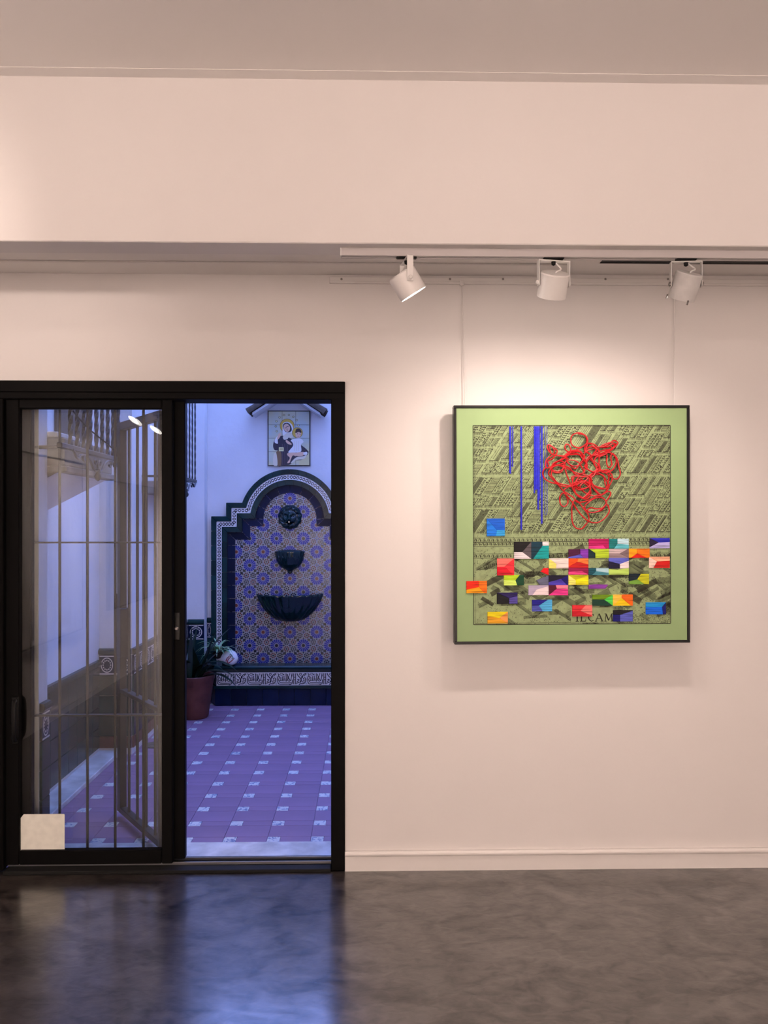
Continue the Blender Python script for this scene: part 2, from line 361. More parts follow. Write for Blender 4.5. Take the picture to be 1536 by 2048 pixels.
def spot(base, yaw, axis, label, group, energy, angle, drop=.085, mat=m_lampw, clips=False, R=.05, L=.082, rim=None):
    axis = Vector(axis).normalized()
    t = thing('track_spotlight', label, 'spotlight', base, group)
    MB().cbox(-.035, .035, -.011, .011, -.004, .01, .002).build('adapter', m_dark, t)
    yk = Matrix.Rotation(yaw, 4, 'Z')
    hw = R+.007
    y_ = MB(); y_.cbox(-hw, hw, -.010, .010, -.012, -.008, .001)
    for s in (-1, 1): y_.cbox(min(s*hw, s*(hw-.003)), max(s*hw, s*(hw-.003)), -.011, .011, -drop-.012, -.008, .001)
    y_.v = [tuple(yk @ Vector(v)) for v in y_.v]; y_.build('yoke', mat, t)
    piv = Vector((0, 0, -drop))
    rot = axis.to_track_quat('-Z', 'Y').to_matrix().to_4x4()
    # can: closed at the back, open towards -Z
    top, bot = L*.42, -L*.58
    prof = [(0, top), (R-.004, top), (R, top-.004), (R, bot), (R-.003, bot), (R-.004, bot+.006), (R-.004, bot+.007)]
    cb = MB().lathe(prof, n=40); cb.v = [tuple(piv + rot @ Vector(v)) for v in cb.v]; can = cb.build('can', mat, t, True)
    ln = MB().lathe([(0, bot+.0006), (R-.0032, bot+.0006), (R-.0032, bot+.003), (0, bot+.003)], n=32); ln.v = [tuple(piv + rot @ Vector(v)) for v in ln.v]; ln.build('lens', m_lens, t, True)
    for s in (-1, 1):
        sc = MB().lathe([(0, 0), (.008, 0), (.008, .003), (.005, .006), (0, .006)], n=12)
        dirn = yk @ Vector((s, 0, 0)); q = dirn.to_track_quat('Z', 'Y').to_matrix().to_4x4()
        sc.v = [tuple(piv + dirn*hw + q @ Vector(v)) for v in sc.v]; sc.build('pivot_screw', m_lampw if not clips else m_screw, t, True)
    tp = piv + rot @ Vector((0, 0, top)); side = yk @ Vector((1, 0, 0))
    MB().tube(catmull([Vector((0,0,-.010)), Vector((0,0,-.022))+side*.016, (tp*.5+Vector((0,0,-.012)))+side*.024, tp+Vector((0,0,.004))+side*.004, tp-Vector((0,0,.004))], 5), .003, 7).build('flex', mat, t, True)
    MB().lathe([(0,-.026),(.007,-.022),(.008,-.012),(0,-.012)], n=12).build('gland', m_dark, t, True)
    if clips:
        for k in range(3):
            a = k*2*math.pi/3+.4
            q = MB().cbox(-.003, .003, -.002, .002, -.010, .006, .0008); q.v = [tuple(piv + rot @ (Vector(v)+Vector(((R+.001)*math.cos(a), (R+.001)*math.sin(a), bot)))) for v in q.v]; q.build('rim_clip', m_screw, t)
    ld = bpy.data.lights.new('lamp_light', 'SPOT'); ld.energy = energy; ld.color = LAMP; ld.spot_size = math.radians(angle); ld.spot_blend = 1.0; ld.shadow_soft_size = .03
    lo = bpy.data.objects.new('lamp_light', ld); COL.objects.link(lo); lo.parent = t
    lo.location = piv + axis*(-bot+.012); lo.rotation_euler = axis.to_track_quat('-Z', 'Y').to_euler()
    return t
TZ = SOF-.027
g3 = 'spotlights on the track above the picture'
spot(P(813, 513, TY).xy.to_3d()+Vector((0,0,TZ)), math.pi/2+.18, (.52, .16, -.83), 'white track spotlight tilted sideways with its glowing lens in view', g3, E_WALL*.36, 140)
spot(P(1107, 513, TY).xy.to_3d()+Vector((0,0,TZ)), .16, (-.06, .50, -.87), 'white track spotlight aimed at the wall, middle of the three', g3, E_WALL, 138)
spot(P(1372, 513, TY).xy.to_3d()+Vector((0,0,TZ)), -.10, (-.16, .46, -.87), 'greyish track spotlight with clips on its rim, rightmost of the three', g3, E_WALL*.85, 138, mat=m_lampgrey, clips=True, R=.046, L=.09)

# tracks out of view: side wall lamps inferred, the rest added for light
track((-1.78, -3.2, CZ-.55), (-1.78, 1.55, CZ-.55), 'white lighting track facing the side wall, reflected in the door glass', .55)
for k, yy in enumerate((-3.0, -.46, .16, .77)):
    if k == 0: continue
    spot((-1.78, yy, CZ-.577), 0, (-.50, .42, -.76), ('white spotlight facing the side wall, furthest from the door' if k == 1 else 'white spotlight reflected in the door glass beside the meeting stile' if k == 2 else 'white spotlight reflected in the door glass, left of the other reflected one'), 'spotlights facing the side wall', 60., 110)
for k, (xx, yy) in enumerate(((-1.2, -1.9), (.6, -1.9), (2.4, -1.9))):
    spot((xx, yy, CZ-.577), 0, (0, -.55, -.6), ('added white spotlight, unseen behind the viewer, nearest the side wall', 'added white spotlight, unseen directly behind the viewer', 'added white spotlight, unseen behind the viewer on the right')[k], 'added fill spotlights behind the viewer', E_ROOM, 140)  # unseen lamps added to fill the room with bounce off the back wall
spot((-1.78, 1.35, CZ-.577), 0, (.08, 1, .10), 'white spotlight on the side wall track turned towards the beam', 'spotlights facing the side wall', 40., 52)
for k, xx in enumerate((-1.2, .5, 2.2)):
    spot((xx, 1.2, CZ-.277), 0, (0, 1, .42), ('added white flood, unseen overhead, nearest the door side', 'added white flood, unseen overhead, facing the beam', 'added white flood, unseen overhead on the right, facing the beam')[k], 'added floods facing the beam', E_FLOOD, 116)  # lamps added out of view to brighten the beam face and ceiling
track((-1.5, 1.2, CZ-.25), (2.6, 1.2, CZ-.25), 'added white lighting track, unseen overhead, carrying the added floods', .25)  # added only to hold the floods
track((-1.5, -1.9, CZ-.55), (2.7, -1.9, CZ-.55), 'added white lighting track, unseen behind the viewer, carrying the fill spotlights', .55)  # added to carry the room fill lamps, out of view

# ------------------------------------------------------------------ the green picture
AY = 3.365                                        # front of the frame
def CA(x, y): return (925+x/6.678, 1070+y/6.678)
def CB(x, y): return (1130+x/6.982, 1070+y/6.982)
def CC(x, y): return (890+x/2.954, 790+y/2.954)
def CD(x, y): return (1070+x/8.084, 850+y/8.084)
a0 = P(909, 1288, AY); a1 = P(1381, 811.5, AY)
AW, AH = a1.x-a0.x, a1.z-a0.z
art = thing('framed_artwork', 'large square green print with coloured thread blocks and red cord in a thin black frame', 'artwork', ((a0.x+a1.x)/2, AY, a0.z))
art.rotation_euler = (math.radians(.35), -math.radians(.25), math.radians(.25))
def AU(px, py):                                   # picture pixel -> local x, z on the artwork
    q = P(px, py, AY+.004); return (q.x-art.location.x, q.z-art.location.z)
fw, fd = .0115, .055
for nm, bx in (('frame_rail', (-AW/2, AW/2, 0, fd, 0, fw)), ('frame_rail', (-AW/2, AW/2, 0, fd, AH-fw, AH)), ('frame_rail', (-AW/2, -AW/2+fw, 0, fd, fw, AH-fw)), ('frame_rail', (AW/2-fw, AW/2, 0, fd, fw, AH-fw))):
    MB().cbox(*bx, .0015).build(nm, m_blackg, art)
m_canvas = M('green_canvas', S(150,178,126), .55, .3, var=.06, vscale=3)
MB().box(-AW/2+fw, AW/2-fw, .006, .045, fw, AH-fw).build('canvas', m_canvas, art)
m_ink = M('engraving_ink', S(44,42,36), .7, .2)
m_inkm = M('engraving_ink_soft', S(104,112,82), .7, .2)
m_inkp = M('engraving_paper', S(150,168,122), .6, .3, var=.2, vscale=60)
# engraved view: an invented oblique city of blocks, roofs and hatching, printed flat on the canvas
pl = AU(*CC(170, 1355)); pr_ = AU(*CC(1335, 182)); PX0, PZ0, PX1, PZ1 = pl[0], pl[1], pr_[0], pr_[1]
yP = .0056
MB().add([(PX0,yP,PZ0),(PX1,yP,PZ0),(PX1,yP,PZ1),(PX0,yP,PZ1)], [(0,1,2,3)]).build('print_ground', m_inkp, art)
rnd = random.Random(11); eng = MB(); engl = [0]
def seg(x0, z0, x1, z1, w=.0011, m=0):
    # clip to the plate
    def cl(a, b, lo, hi):
        return a, b
    dx, dz = x1-x0, z1-z0; t0, t1 = 0., 1.
    for p, q in ((-dx, x0-PX0), (dx, PX1-x0), (-dz, z0-PZ0), (dz, PZ1-z0)):
        if abs(p) < 1e-12:
            if q < 0: return
        else:
            r = q/p
            if p < 0: t0 = max(t0, r)
            else: t1 = min(t1, r)
    if t1-t0 <= 1e-4: return
    x0, z0, x1, z1 = x0+dx*t0, z0+dz*t0, x0+dx*t1, z0+dz*t1
    L = math.hypot(x1-x0, z1-z0)
    if L < 1e-4: return
    nx, nz = -(z1-z0)/L*w/2, (x1-x0)/L*w/2; y = .0052-m*.0002
    eng.add([(x0-nx,y,z0-nz),(x1-nx,y,z1-nz),(x1+nx,y,z1+nz),(x0+nx,y,z0+nz)], [(0,1,2,3)], m)
def quadfill(pts, m): # flat tone, clipped roughly by clamping
    q = [(min(PX1, max(PX0, p[0])), min(PZ1, max(PZ0, p[1]))) for p in pts]
    eng.add([(p[0], .0054, p[1]) for p in q], [(0,1,2,3)], m)
PW, PH = PX1-PX0, PZ1-PZ0
SH = .66
def obl(a, b): return (PX0+a+SH*b, PZ0+b)                # oblique plan: a along the street front, b up the picture
def oseg(a0, b0, a1, b1, w, m=0): seg(*obl(a0, b0), *obl(a1, b1), w, m)
def block(a0, b0, a1, b1):
    w, h = a1-a0, b1-b0
    oseg(a0, b0, a1, b0, .0022); oseg(a1, b0, a1, b1, .0020); oseg(a0, b0, a0, b1, .0010); oseg(a0, b1, a1, b1, .0010)
    k = rnd.random()
    if k < .38:                                          # pitched roof: close lines one side of the ridge, open the other
        r = a0+w*(.4+.2*rnd.random()); oseg(r, b0, r, b1, .0014)
        n = max(2, int((a1-r)/.0034))
        for i in range(1, n): oseg(r+(a1-r)*i/n, b0, r+(a1-r)*i/n, b1-h*rnd.random()*.06, .0021)
        n = max(2, int((r-a0)/.0075))
        for i in range(1, n): oseg(a0+(r-a0)*i/n, b0+h*rnd.random()*.1, a0+(r-a0)*i/n, b1, .0014)
    elif k < .66:                                        # court behind a colonnade
        n = max(4, int(h/.0085))
        for i in range(n):
            b = b0+h*(i+.5)/n; oseg(a0, b, a0+w*.30, b, .0028); oseg(a1-w*.24, b, a1, b, .0024)
        oseg(a0+w*.25, b0+h*.1, a0+w*.25, b1-h*.1, .0014); oseg(a1-w*.2, b0+h*.1, a1-w*.2, b1-h*.1, .0010)
        for i in range(int(w*h/.00012)):
            a, b = a0+w*(.35+.35*rnd.random()), b0+h*(.15+.7*rnd.random()); oseg(a, b, a+.003, b+.002, .0022)
    elif k < .85:                                        # terraces across
        n = max(3, int(h/.0052))
        for i in range(n): oseg(a0, b0+h*i/n, a1-w*.08*rnd.random(), b0+h*i/n, .0018 if i % 2 else .0026, 0 if i % 2 else 1)
    else:
        for i in range(int(w*h/.000025)):
            a, b = a0+w*rnd.random(), b0+h*rnd.random(); L = .004*rnd.random()+.002; oseg(a, b, a+L*.3, b+L, .0013)
    n = int(w/.0046)                                     # front wall below
    for i in range(n+1): x_, z_ = obl(a0+w*i/max(1, n), b0); seg(x_, z_, x_, z_-.0085, .0016)
def divide(a0, b0, a1, b1, d):
    w, h = a1-a0, b1-b0
    if d == 0 or (w < .045 and h < .09) or (rnd.random() < .10 and w < .12 and h < .16):
        block(a0+.0016, b0+.0085, a1-.0016, b1-.0016); return
    if w*1.9 > h and w > .035:
        c = a0+w*(.35+.3*rnd.random()); divide(a0, b0, c-.002, b1, d-1); divide(c+.002, b0, a1, b1, d-1)
    else:
        c = b0+h*(.35+.3*rnd.random()); divide(a0, b0, a1, c-.002, d-1); divide(a0, c+.003, a1, b1, d-1)
b = PH*.455
for i in range(9):
    a = -SH*PH+i*(PW+SH*PH)/9.0; divide(a, b, a+(PW+SH*PH)/9.0-.006, PH*.742, 7)
    divide(a+.01, PH*.752, a+(PW+SH*PH)/9.0-.004, PH*1.02, 7)
# arcaded bands across the middle
for zb, n in ((.425, 46), (.405, 52), (.345, 46)):
    zz = PZ0+PH*zb
    seg(PX0, zz+.009, PX1, zz+.009, .0014); seg(PX0, zz-.009, PX1, zz-.009, .0014)
    for i in range(n):
        cx = PX0+PW*(i+.5)/n; k = 7
        pts = [(cx+.0058*math.cos(j*math.pi/k), zz-.005+.010*math.sin(j*math.pi/k)) for j in range(k+1)]
        for j in range(k): seg(*pts[j], *pts[j+1], .0018)
        seg(cx+.002, zz-.006, cx+.002, zz+.002, .0028)
# lower quarter: crossing streets, gardens and dense foliage
for i in range(125):
    x = PX0+rnd.random()*PW; zz = PZ0+rnd.random()*PH*.33; ang = rnd.choice((.45, .52, -.62, -.55, .05)); L = .03+rnd.random()*.09
    c_, s_ = math.cos(ang), math.sin(ang); w = .008+rnd.random()*.02
    if rnd.random() < .15: quadfill(((x, zz), (x+c_*L, zz+s_*L), (x+c_*L-s_*w, zz+s_*L+c_*w), (x-s_*w, zz+c_*w)), 1)
    n = int(w/.0035)+2
    for k in range(n):
        o_ = w*k/(n-1); seg(x-s_*o_, zz+c_*o_, x+c_*L-s_*o_, zz+s_*L+c_*o_, .0013)
    for k in range(int(L/.006)):
        t = k*.006; seg(x+c_*t, zz+s_*t, x+c_*t-s_*w*.4, zz+s_*t+c_*w*.4, .0012)
for i in range(3200):
    u = rnd.random(); v = rnd.random()**1.3
    if u > .72 or rnd.random() < .35:
        x = PX0+PW*u; zz = PZ0+PH*.34*v; a = rnd.random()*3.1; L = .002+.004*rnd.random(); seg(x, zz, x+L*math.cos(a), zz+L*math.sin(a), .0014)
for i in range(2600):
    x = PX0+PW*rnd.random(); zz = PZ0+PH*(.3+.7*rnd.random()); a = rnd.choice((1.05, 1.05, 0., 1.57))+rnd.random()*.1; L = .003+.006*rnd.random(); seg(x, zz, x+L*math.cos(a), zz+L*math.sin(a), .0011)
# plate border
for k, wd in ((0, .0028), (.006, .0012)):
    for a, b in (((PX0+k, PZ0+k), (PX1-k, PZ0+k)), ((PX0+k, PZ1-k), (PX1-k, PZ1-k)), ((PX0+k, PZ0+k), (PX0+k, PZ1-k)), ((PX1-k, PZ0+k), (PX1-k, PZ1-k))): seg(*a, *b, wd)
eo = eng.build('engraving', [m_ink, m_inkm], art); eo['kind'] = 'stuff'
# clear strip with the printed capitals
q0 = AU(*CB(85, 1225)); q1 = AU(*CB(680, 1010))
MB().add([(q0[0],.0050,q0[1]),(q1[0],.0050,q0[1]),(q1[0],.0050,q1[1]),(q0[0],.0050,q1[1])], [(0,1,2,3)]).build('title_panel', m_inkp, art)
def serif(mb, pts, w):
    for (x0, z0, x1, z1, ww) in pts:
        L = math.hypot(x1-x0, z1-z0); nx, nz = -(z1-z0)/L*ww/2, (x1-x0)/L*ww/2
        mb.add([(x0-nx,.0046,z0-nz),(x1-nx,.0046,z1-nz),(x1+nx,.0046,z1+nz),(x0+nx,.0046,z0+nz)], [(0,1,2,3)])
LT = MB()
def lett(strokes, bx):       # strokes in crop pixels
    for (x0, y0, x1, y1, w) in strokes:
        A_ = AU(*CB(x0, y0)); B_ = AU(*CB(x1, y1)); serif(LT, [(A_[0], A_[1], B_[0], B_[1], w*.00031)], 0)
lett([(172,1105,172,1203,17),(150,1205,196,1205,9),(150,1103,196,1103,9)], 0)                                   # I
lett([(232,1105,232,1203,17),(210,1205,292,1205,9),(210,1103,256,1103,9),(288,1206,292,1178,9)], 0)              # L
lett([(400,1120,370,1104,9),(370,1104,345,1118,11),(345,1118,330,1152,16),(330,1152,342,1188,15),(342,1188,372,1206,11),(372,1206,402,1192,9),(400,1104,400,1132,7)], 0)  # C
lett([(478,1100,432,1203,8),(478,1100,522,1203,17),(448,1170,506,1170,7),(418,1205,448,1205,8),(500,1205,540,1205,8)], 0)  # A
lett([(575,1105,566,1203,9),(575,1105,612,1196,17),(612,1196,652,1105,8),(652,1105,660,1203,16),(552,1205,584,1205,8),(640,1205,676,1205,8),(556,1103,580,1103,8),(648,1103,672,1103,8)], 0)  # M
LT.build('title_lettering', m_ink, art)

# stitched thread blocks
TM = {}
def thread_mat(c):
    if c in TM: return TM[c]
    col = S(*c); m = bpy.data.materials.new('thread_%02d' % len(TM)); m.use_nodes = True; nt = m.node_tree; b = nt.nodes['Principled BSDF']
    tc = nt.nodes.new('ShaderNodeTexCoord'); mp = nt.nodes.new('ShaderNodeMapping'); mp.inputs['Scale'].default_value = (9, 9, 260)
    n = nt.nodes.new('ShaderNodeTexNoise'); n.inputs['Scale'].default_value = 1.; n.inputs['Detail'].default_value = 3
    nt.links.new(tc.outputs['Object'], mp.inputs['Vector']); nt.links.new(mp.outputs['Vector'], n.inputs['Vector'])
    r = nt.nodes.new('ShaderNodeValToRGB'); r.color_ramp.elements[0].position = .34; r.color_ramp.elements[1].position = .52
    r.color_ramp.elements[0].color = tuple(x*.45 for x in col[:3])+(1,); r.color_ramp.elements[1].color = col
    nt.links.new(n.outputs['Fac'], r.inputs['Fac']); nt.links.new(r.outputs['Color'], b.inputs['Base Color'])
    bp = nt.nodes.new('ShaderNodeBump'); bp.inputs['Strength'].default_value = .6; bp.inputs['Distance'].default_value = .002
    nt.links.new(n.outputs['Fac'], bp.inputs['Height']); nt.links.new(bp.outputs['Normal'], b.inputs['Normal'])
    b.inputs['Roughness'].default_value = .55; b.inputs['Specular IOR Level'].default_value = .3
    TM[c] = m; return m
def perim(t, x0, y0, x1, y1):
    t = t % 4; k = int(t); f = t-k
    return ((x0+(x1-x0)*f, y0), (x1, y0+(y1-y0)*f), (x1-(x1-x0)*f, y1), (x0, y1-(y1-y0)*f))[k]
PATCH = [
 (CA,690,88,920,315,800,225,[(1,(92,84,90)),(2,(232,222,228)),(3.4,(6,5,9))]),
 (CA,920,88,1155,315,1070,140,[(.64,(240,236,238)),(1.23,(0,160,160)),(2.89,(0,52,70))]),
 (CA,463,310,692,535,560,422,[(1,(244,50,62)),(2,(222,8,40)),(3.5,(250,118,108))]),
 (CA,553,530,822,668,708,600,[(.79,(5,72,45)),(2.34,(214,245,110)),(3.5,(184,224,35))]),
 (CA,53,608,328,770,218,690,[(.6,(255,120,15)),(2.14,(255,168,8)),(3.3,(244,42,12))]),
 (CA,460,765,735,915,622,840,[(1.3,(84,74,165)),(2.41,(4,4,16)),(4.0,(34,18,95))]),
 (CA,333,1020,605,1175,490,1105,[(1,(240,158,82)),(2,(234,168,35)),(3.65,(240,220,15))]),
 (CA,928,862,1197,1018,1020,940,[(.79,(82,180,236)),(2.47,(80,90,190)),(3.5,(24,18,140))]),
 (CA,1155,310,1418,445,1255,385,[(0,(245,228,224)),(2.64,(250,240,118))]),
 (CA,1150,535,1410,668,1315,585,[(1,(10,0,110)),(2.05,(75,60,185)),(3.3,(6,4,38))]),
 (CA,880,668,1150,800,985,725,[(1.1,(240,222,228)),(2.81,(180,168,195))]),
 (CA,1150,668,1410,803,1260,715,[(.37,(255,140,165)),(1.4,(240,58,150)),(3,(84,0,38))]),
 (CB,333,55,615,192,540,150,[(2.16,(245,58,150)),(3.25,(180,8,94))]),
 (CB,615,55,893,192,735,125,[(.43,(190,225,236)),(1.62,(92,190,206)),(2.75,(8,124,124))]),
 (CB,1183,48,1465,190,1310,110,[(0,(38,42,190)),(1.4,(185,180,236)),(3.1,(30,18,55))]),
 (CB,50,197,328,322,215,270,[(.59,(140,58,190)),(2.25,(94,94,210)),(3.1,(74,8,60))]),
 (CB,328,197,615,322,425,255,[(.05,(184,215,45)),(2.66,(4,40,50))]),
 (CB,615,197,893,322,765,262,[(.95,(124,105,110)),(2,(155,135,140)),(3.5,(206,186,190))]),
 (CB,893,195,1185,322,1010,262,[(.38,(255,128,8)),(2.15,(220,22,12)),(2.9,(255,170,12))]),
 (CB,50,328,328,460,175,375,[(.49,(246,130,58)),(1.63,(200,22,24)),(3.15,(250,84,22))]),
 (CB,50,460,328,552,235,502,[(2,(245,70,140)),(3.4,(150,8,74))]),
 (CB,612,322,893,470,768,408,[(1.27,(245,228,232)),(2.44,(10,8,54)),(3.7,(94,104,210))]),
 (CB,1175,308,1465,465,1285,375,[(0,(250,180,145)),(1.36,(205,22,18)),(2.79,(252,215,200))]),
 (CB,328,462,612,560,435,505,[(.38,(175,215,226)),(1.7,(70,145,160)),(2.83,(0,84,100))]),
 (CB,50,560,328,697,150,630,[(0,(205,210,15)),(1,(246,240,15)),(2.64,(255,240,118))]),
 (CB,893,547,1175,690,1010,622,[(.59,(200,205,30)),(2.23,(114,165,62)),(3.28,(14,34,50))]),
 (CB,380,835,668,990,545,902,[(1,(84,220,84)),(2,(4,60,45)),(3.57,(110,150,15))]),
 (CB,668,835,948,990,790,880,[(.45,(246,108,20)),(2.1,(250,210,8)),(3,(252,205,78))]),
 (CB,100,978,380,1138,215,1060,[(.68,(250,125,118)),(1.95,(205,18,38)),(3.5,(236,48,58))]),
 (CB,670,1052,948,1210,768,1118,[(1.05,(90,100,200)),(2.65,(8,8,115)),(3.6,(4,4,14))]),
 (CB,1128,945,1410,1112,1355,1010,[(1,(4,8,110)),(2.15,(0,108,242)),(3.6,(18,150,226))]),
 (CC,248,728,355,832,308,796,[(0,(8,94,210)),(1.67,(50,165,236)),(2.5,(18,120,230))]),
]
FREE = [(CA,[(1045,487),(1085,440),(1150,440),(1150,535)],(240,18,28)), (CA,[(985,600),(1150,540),(1150,668),(1030,665)],(100,104,130)),
        (CB,[(612,475),(740,490),(800,475),(893,462),(893,557),(612,557)],(190,226,108)), (CB,[(328,700),(425,688),(605,695),(565,750),(328,752)],(135,58,166))]
yT = .0040
def sector(C, poly, col, parent):
    pts = [AU(*C(*p)) for p in poly]
    MB().prism(pts, lambda u, v, d: (u, yT-d, v), .0035, .0012).build('thread_field', thread_mat(col), parent)
for (C, x0, y0, x1, y1, px, py, secs) in PATCH:
    pe = bpy.data.objects.new('thread_block', None); COL.objects.link(pe); pe.parent = art
    n = len(secs)
    for i in range(n):
        t0 = secs[i][0]; t1 = secs[(i+1) % n][0]
        while t1 <= t0: t1 += 4
        poly = [(px, py), perim(t0, x0, y0, x1, y1)]
        k = math.floor(t0)+1
        while k < t1-1e-6: poly.append(perim(k, x0, y0, x1, y1)); k += 1
        poly.append(perim(t1, x0, y0, x1, y1))
        sector(C, poly, secs[i][1], pe)
for C, poly, col in FREE:
    pts = [AU(*C(*p)) for p in poly]; MB().prism(pts, lambda u, v, d: (u, yT-d, v), .0035, .0012).build('thread_block', thread_mat(col), art)
# long blue threads
m_bt = M('blue_thread', S(40,44,205), .5, .3, var=.25, vscale=80)
for (x, y1, w, k) in ((388,465,10,2),(403,428,4,1),(453,797,8,2),(531,585,5,1),(545,560,18,5),(553,680,8,2),(574,760,8,2),(562,620,3,1)):
    b_ = MB()
    for i in range(k):
        o_ = (i-(k-1)/2)*w/max(1, k)
        A_ = AU(*CC(x+o_, 186)); B_ = AU(*CC(x+o_-1, y1-rnd.random()*6)); r_ = .00042*w/k+.0004
        b_.tube([(A_[0], -.001, A_[1]), (A_[0]*.5+B_[0]*.5, -.002, (A_[1]+B_[1])/2), (B_[0], .002, B_[1])], r_, 6)
    b_.build('blue_thread', m_bt, art, True)
lp = [AU(*CC(*p)) for p in ((604,186),(604,690),(600,708),(594,710),(590,700),(590,186))]
MB().tube([(p[0], -.001, p[1]) for p in lp], .0011, 6).build('blue_thread', m_bt, art, True)
# tangled red cord
W1 = [(690,150),(800,175),(840,270),(790,345),(690,375),(600,330),(580,240),(610,165),(720,135),(830,190),(845,280),(760,360),(640,420),(540,440),(480,380),(500,320),(550,330),(575,400),(530,500),(400,500),(300,490),(215,420),(200,340),(250,330),(310,420),(280,490),(190,560),(170,680),(240,690),(370,600),(450,600),(480,680),(380,750),(270,720),(290,630),(420,560),(540,450),(700,440),(780,520),(760,620),(640,670),(530,620),(510,520),(560,430),(720,430),(800,560),(820,680),(760,790),(640,770),(500,700),(330,660),(220,760),(260,850),(400,980),(600,990),(760,900),(870,950),(880,1080),(800,1180),(660,1110),(600,1000),(620,860),(720,810),(870,830),(910,930),(850,1010),(720,1030),(650,950),(700,850)]
W2 = [(170,690),(125,760),(150,860),(250,930),(360,960),(450,1060),(520,1110),(620,1180),(680,1250),(800,1240),(930,1190),(1000,1140),(1060,1160),(1140,1240),(1110,1330),(1000,1360),(900,1340),(840,1380),(900,1420),(1010,1400),(1100,1330),(1150,1250),(1080,1180),(960,1190),(850,1260),(800,1330),(860,1410),(980,1410),(1090,1370),(1150,1280),(1190,1400),(1110,1520),(1000,1580),(860,1560),(720,1430),(620,1280),(520,1160),(450,1100),(400,1170),(410,1280),(470,1320),(530,1250),(500,1140),(460,1060),(540,1000),(620,940),(740,920),(860,1000),(900,1110),(830,1200),(700,1160),(620,1060),(560,930),(500,780),(480,620),(560,570),(680,600),(760,700),(800,820),(700,900)]
W3 = [(590,1400),(600,1560),(650,1660),(740,1680),(810,1620),(865,1540),(850,1450),(770,1340),(690,1240),(620,1230),(590,1330),(590,1420)]
W4 = [(800,420),(820,320),(920,310),(1010,370),(1040,440),(960,500),(860,470),(840,390),(920,360),(980,400),(970,480),(860,520),(820,600),(850,720),(960,760),(1030,700),(980,610),(900,570),(960,480),(1100,420),(1230,400),(1280,330),(1220,290),(1100,330),(1050,370),(1150,340),(1260,265),(1335,290),(1300,350),(1200,430),(1060,480),(1030,600),(1040,740),(950,780),(890,860),(960,1000),(1100,1040),(1200,980),(1245,850),(1180,760),(1050,740),(980,760),(1100,840),(1190,980),(1160,1060),(1060,1130),(980,1060),(900,960)]
W5 = [(1060,480),(1180,450),(1290,520),(1310,620),(1250,730),(1130,780),(1040,740),(960,640),(970,540),(1080,490),(1160,500),(1150,610),(1180,690),(1240,650),(1220,540),(1240,470),(1320,540),(1350,680),(1370,800),(1320,880),(1220,850),(1120,770),(1020,720),(900,800),(820,900),(720,1000),(800,1090),(900,1140),(1040,1150),(1180,1080),(1220,1120),(1150,1230)]
cord = MB(); ph = 0
JW = lambda W, j: [(p[0]*.94+40+j*math.sin(i*2.3), p[1]*.95+45+j*math.cos(i*1.7)) for i, p in enumerate(W)]
for Wl in (W1, W2, W3, W4, W5, JW(W1[18:], 30), JW(W4, 34)):
    pts = []
    for i, p in enumerate(Wl):
        q = AU(*CD(*p)); pts.append(Vector((q[0], -.004-.006*(.5+.5*math.sin(i*1.9+ph)), q[1])))
    cord.tube(catmull(pts, 6), .0029, 6); ph += 1.3
m_cord = M('red_cord', S(178,12,24), .45, .4)
cd = cord.build('red_cord', m_cord, art, True)

# pictures on the side wall, seen only in the glass
m_abs = M('streaked_canvas', (.80,.78,.76,1), .5, .4, col2=(.26,.21,.17,1), vscale=1.1, stretch=(1, 5, .9), detail=8)
m_abs2 = M('pale_canvas', (.55,.50,.46,1), .5, .4, col2=(.16,.15,.15,1), vscale=1.2, stretch=(1, 4, 1), detail=8)
for y0, y1, z0, z1, mm, lb in ((.30, 1.95, .62, 2.0, m_abs, 'large pale painting with brown streaks on the side wall, reflected in the door glass'), (-1.9, -.4, .7, 1.9, m_abs2, 'pale streaked painting on the side wall behind the viewer')):
    t = thing('wall_painting', lb, 'painting', (XL, (y0+y1)/2, z0))
    hw = (y1-y0)/2; hh = z1-z0
    MB().box(.004, .034, -hw+.012, hw-.012, .012, hh-.012).build('canvas', mm, t)
    for bx in ((0, .04, -hw, hw, 0, .012), (0, .04, -hw, hw, hh-.012, hh), (0, .04, -hw, -hw+.012, .012, hh-.012), (0, .04, hw-.012, hw, .012, hh-.012)): MB().cbox(*bx, .002).build('frame_rail', m_blackg, t)

# ------------------------------------------------------------------ courtyard shell
CYB = 6.92                                         # back wall
X1, X2, X3 = -1.53, -1.74, -1.476                  # far side wall, niche back, near pier
XRC, CH = 1.1, 5.6
fl = MB(); fl.box(-1.85, XRC, WY+.12, CYB+.02, -.1, -.004); fl.box(.32, XRC, 3.73, CYB, -.004, 0)
fl = tag(fl.build('floor_courtyard', m_terra), 'mauve terracotta courtyard floor dotted with small blue and white inset tiles', 'floor', kind='structure')
A = G(547, 1678.4); B = G(634.6, 1677); D = G(637.7, 1418.3)
px_, py_ = B.x-A.x, (D.y-A.y)/13.0
th = .004
def plate(w, h, c=.0008):
    mb = MB().prism([(-w/2,-h/2),(w/2,-h/2),(w/2,h/2),(-w/2,h/2)], lambda u, v, d: (u, v, d), th, c); return mb
ms = {}
def shared(key, mb, mats, smooth=False):
    if key not in ms:
        o = mb.build('tmp', mats, None, smooth); ms[key] = o.data; bpy.data.objects.remove(o)
    return ms[key]
s_in = .062; g_ = .0022
me_in = shared('inset', plate(s_in-g_, s_in-g_), m_inset)
me_a = shared('ta', plate(px_-s_in-g_, s_in-g_), m_terra)
me_b = shared('tb', plate(px_-g_, py_-s_in-g_), m_terra)
ix0, ix1 = math.floor((-1.60-A.x)/px_), math.floor((.30-A.x)/px_)
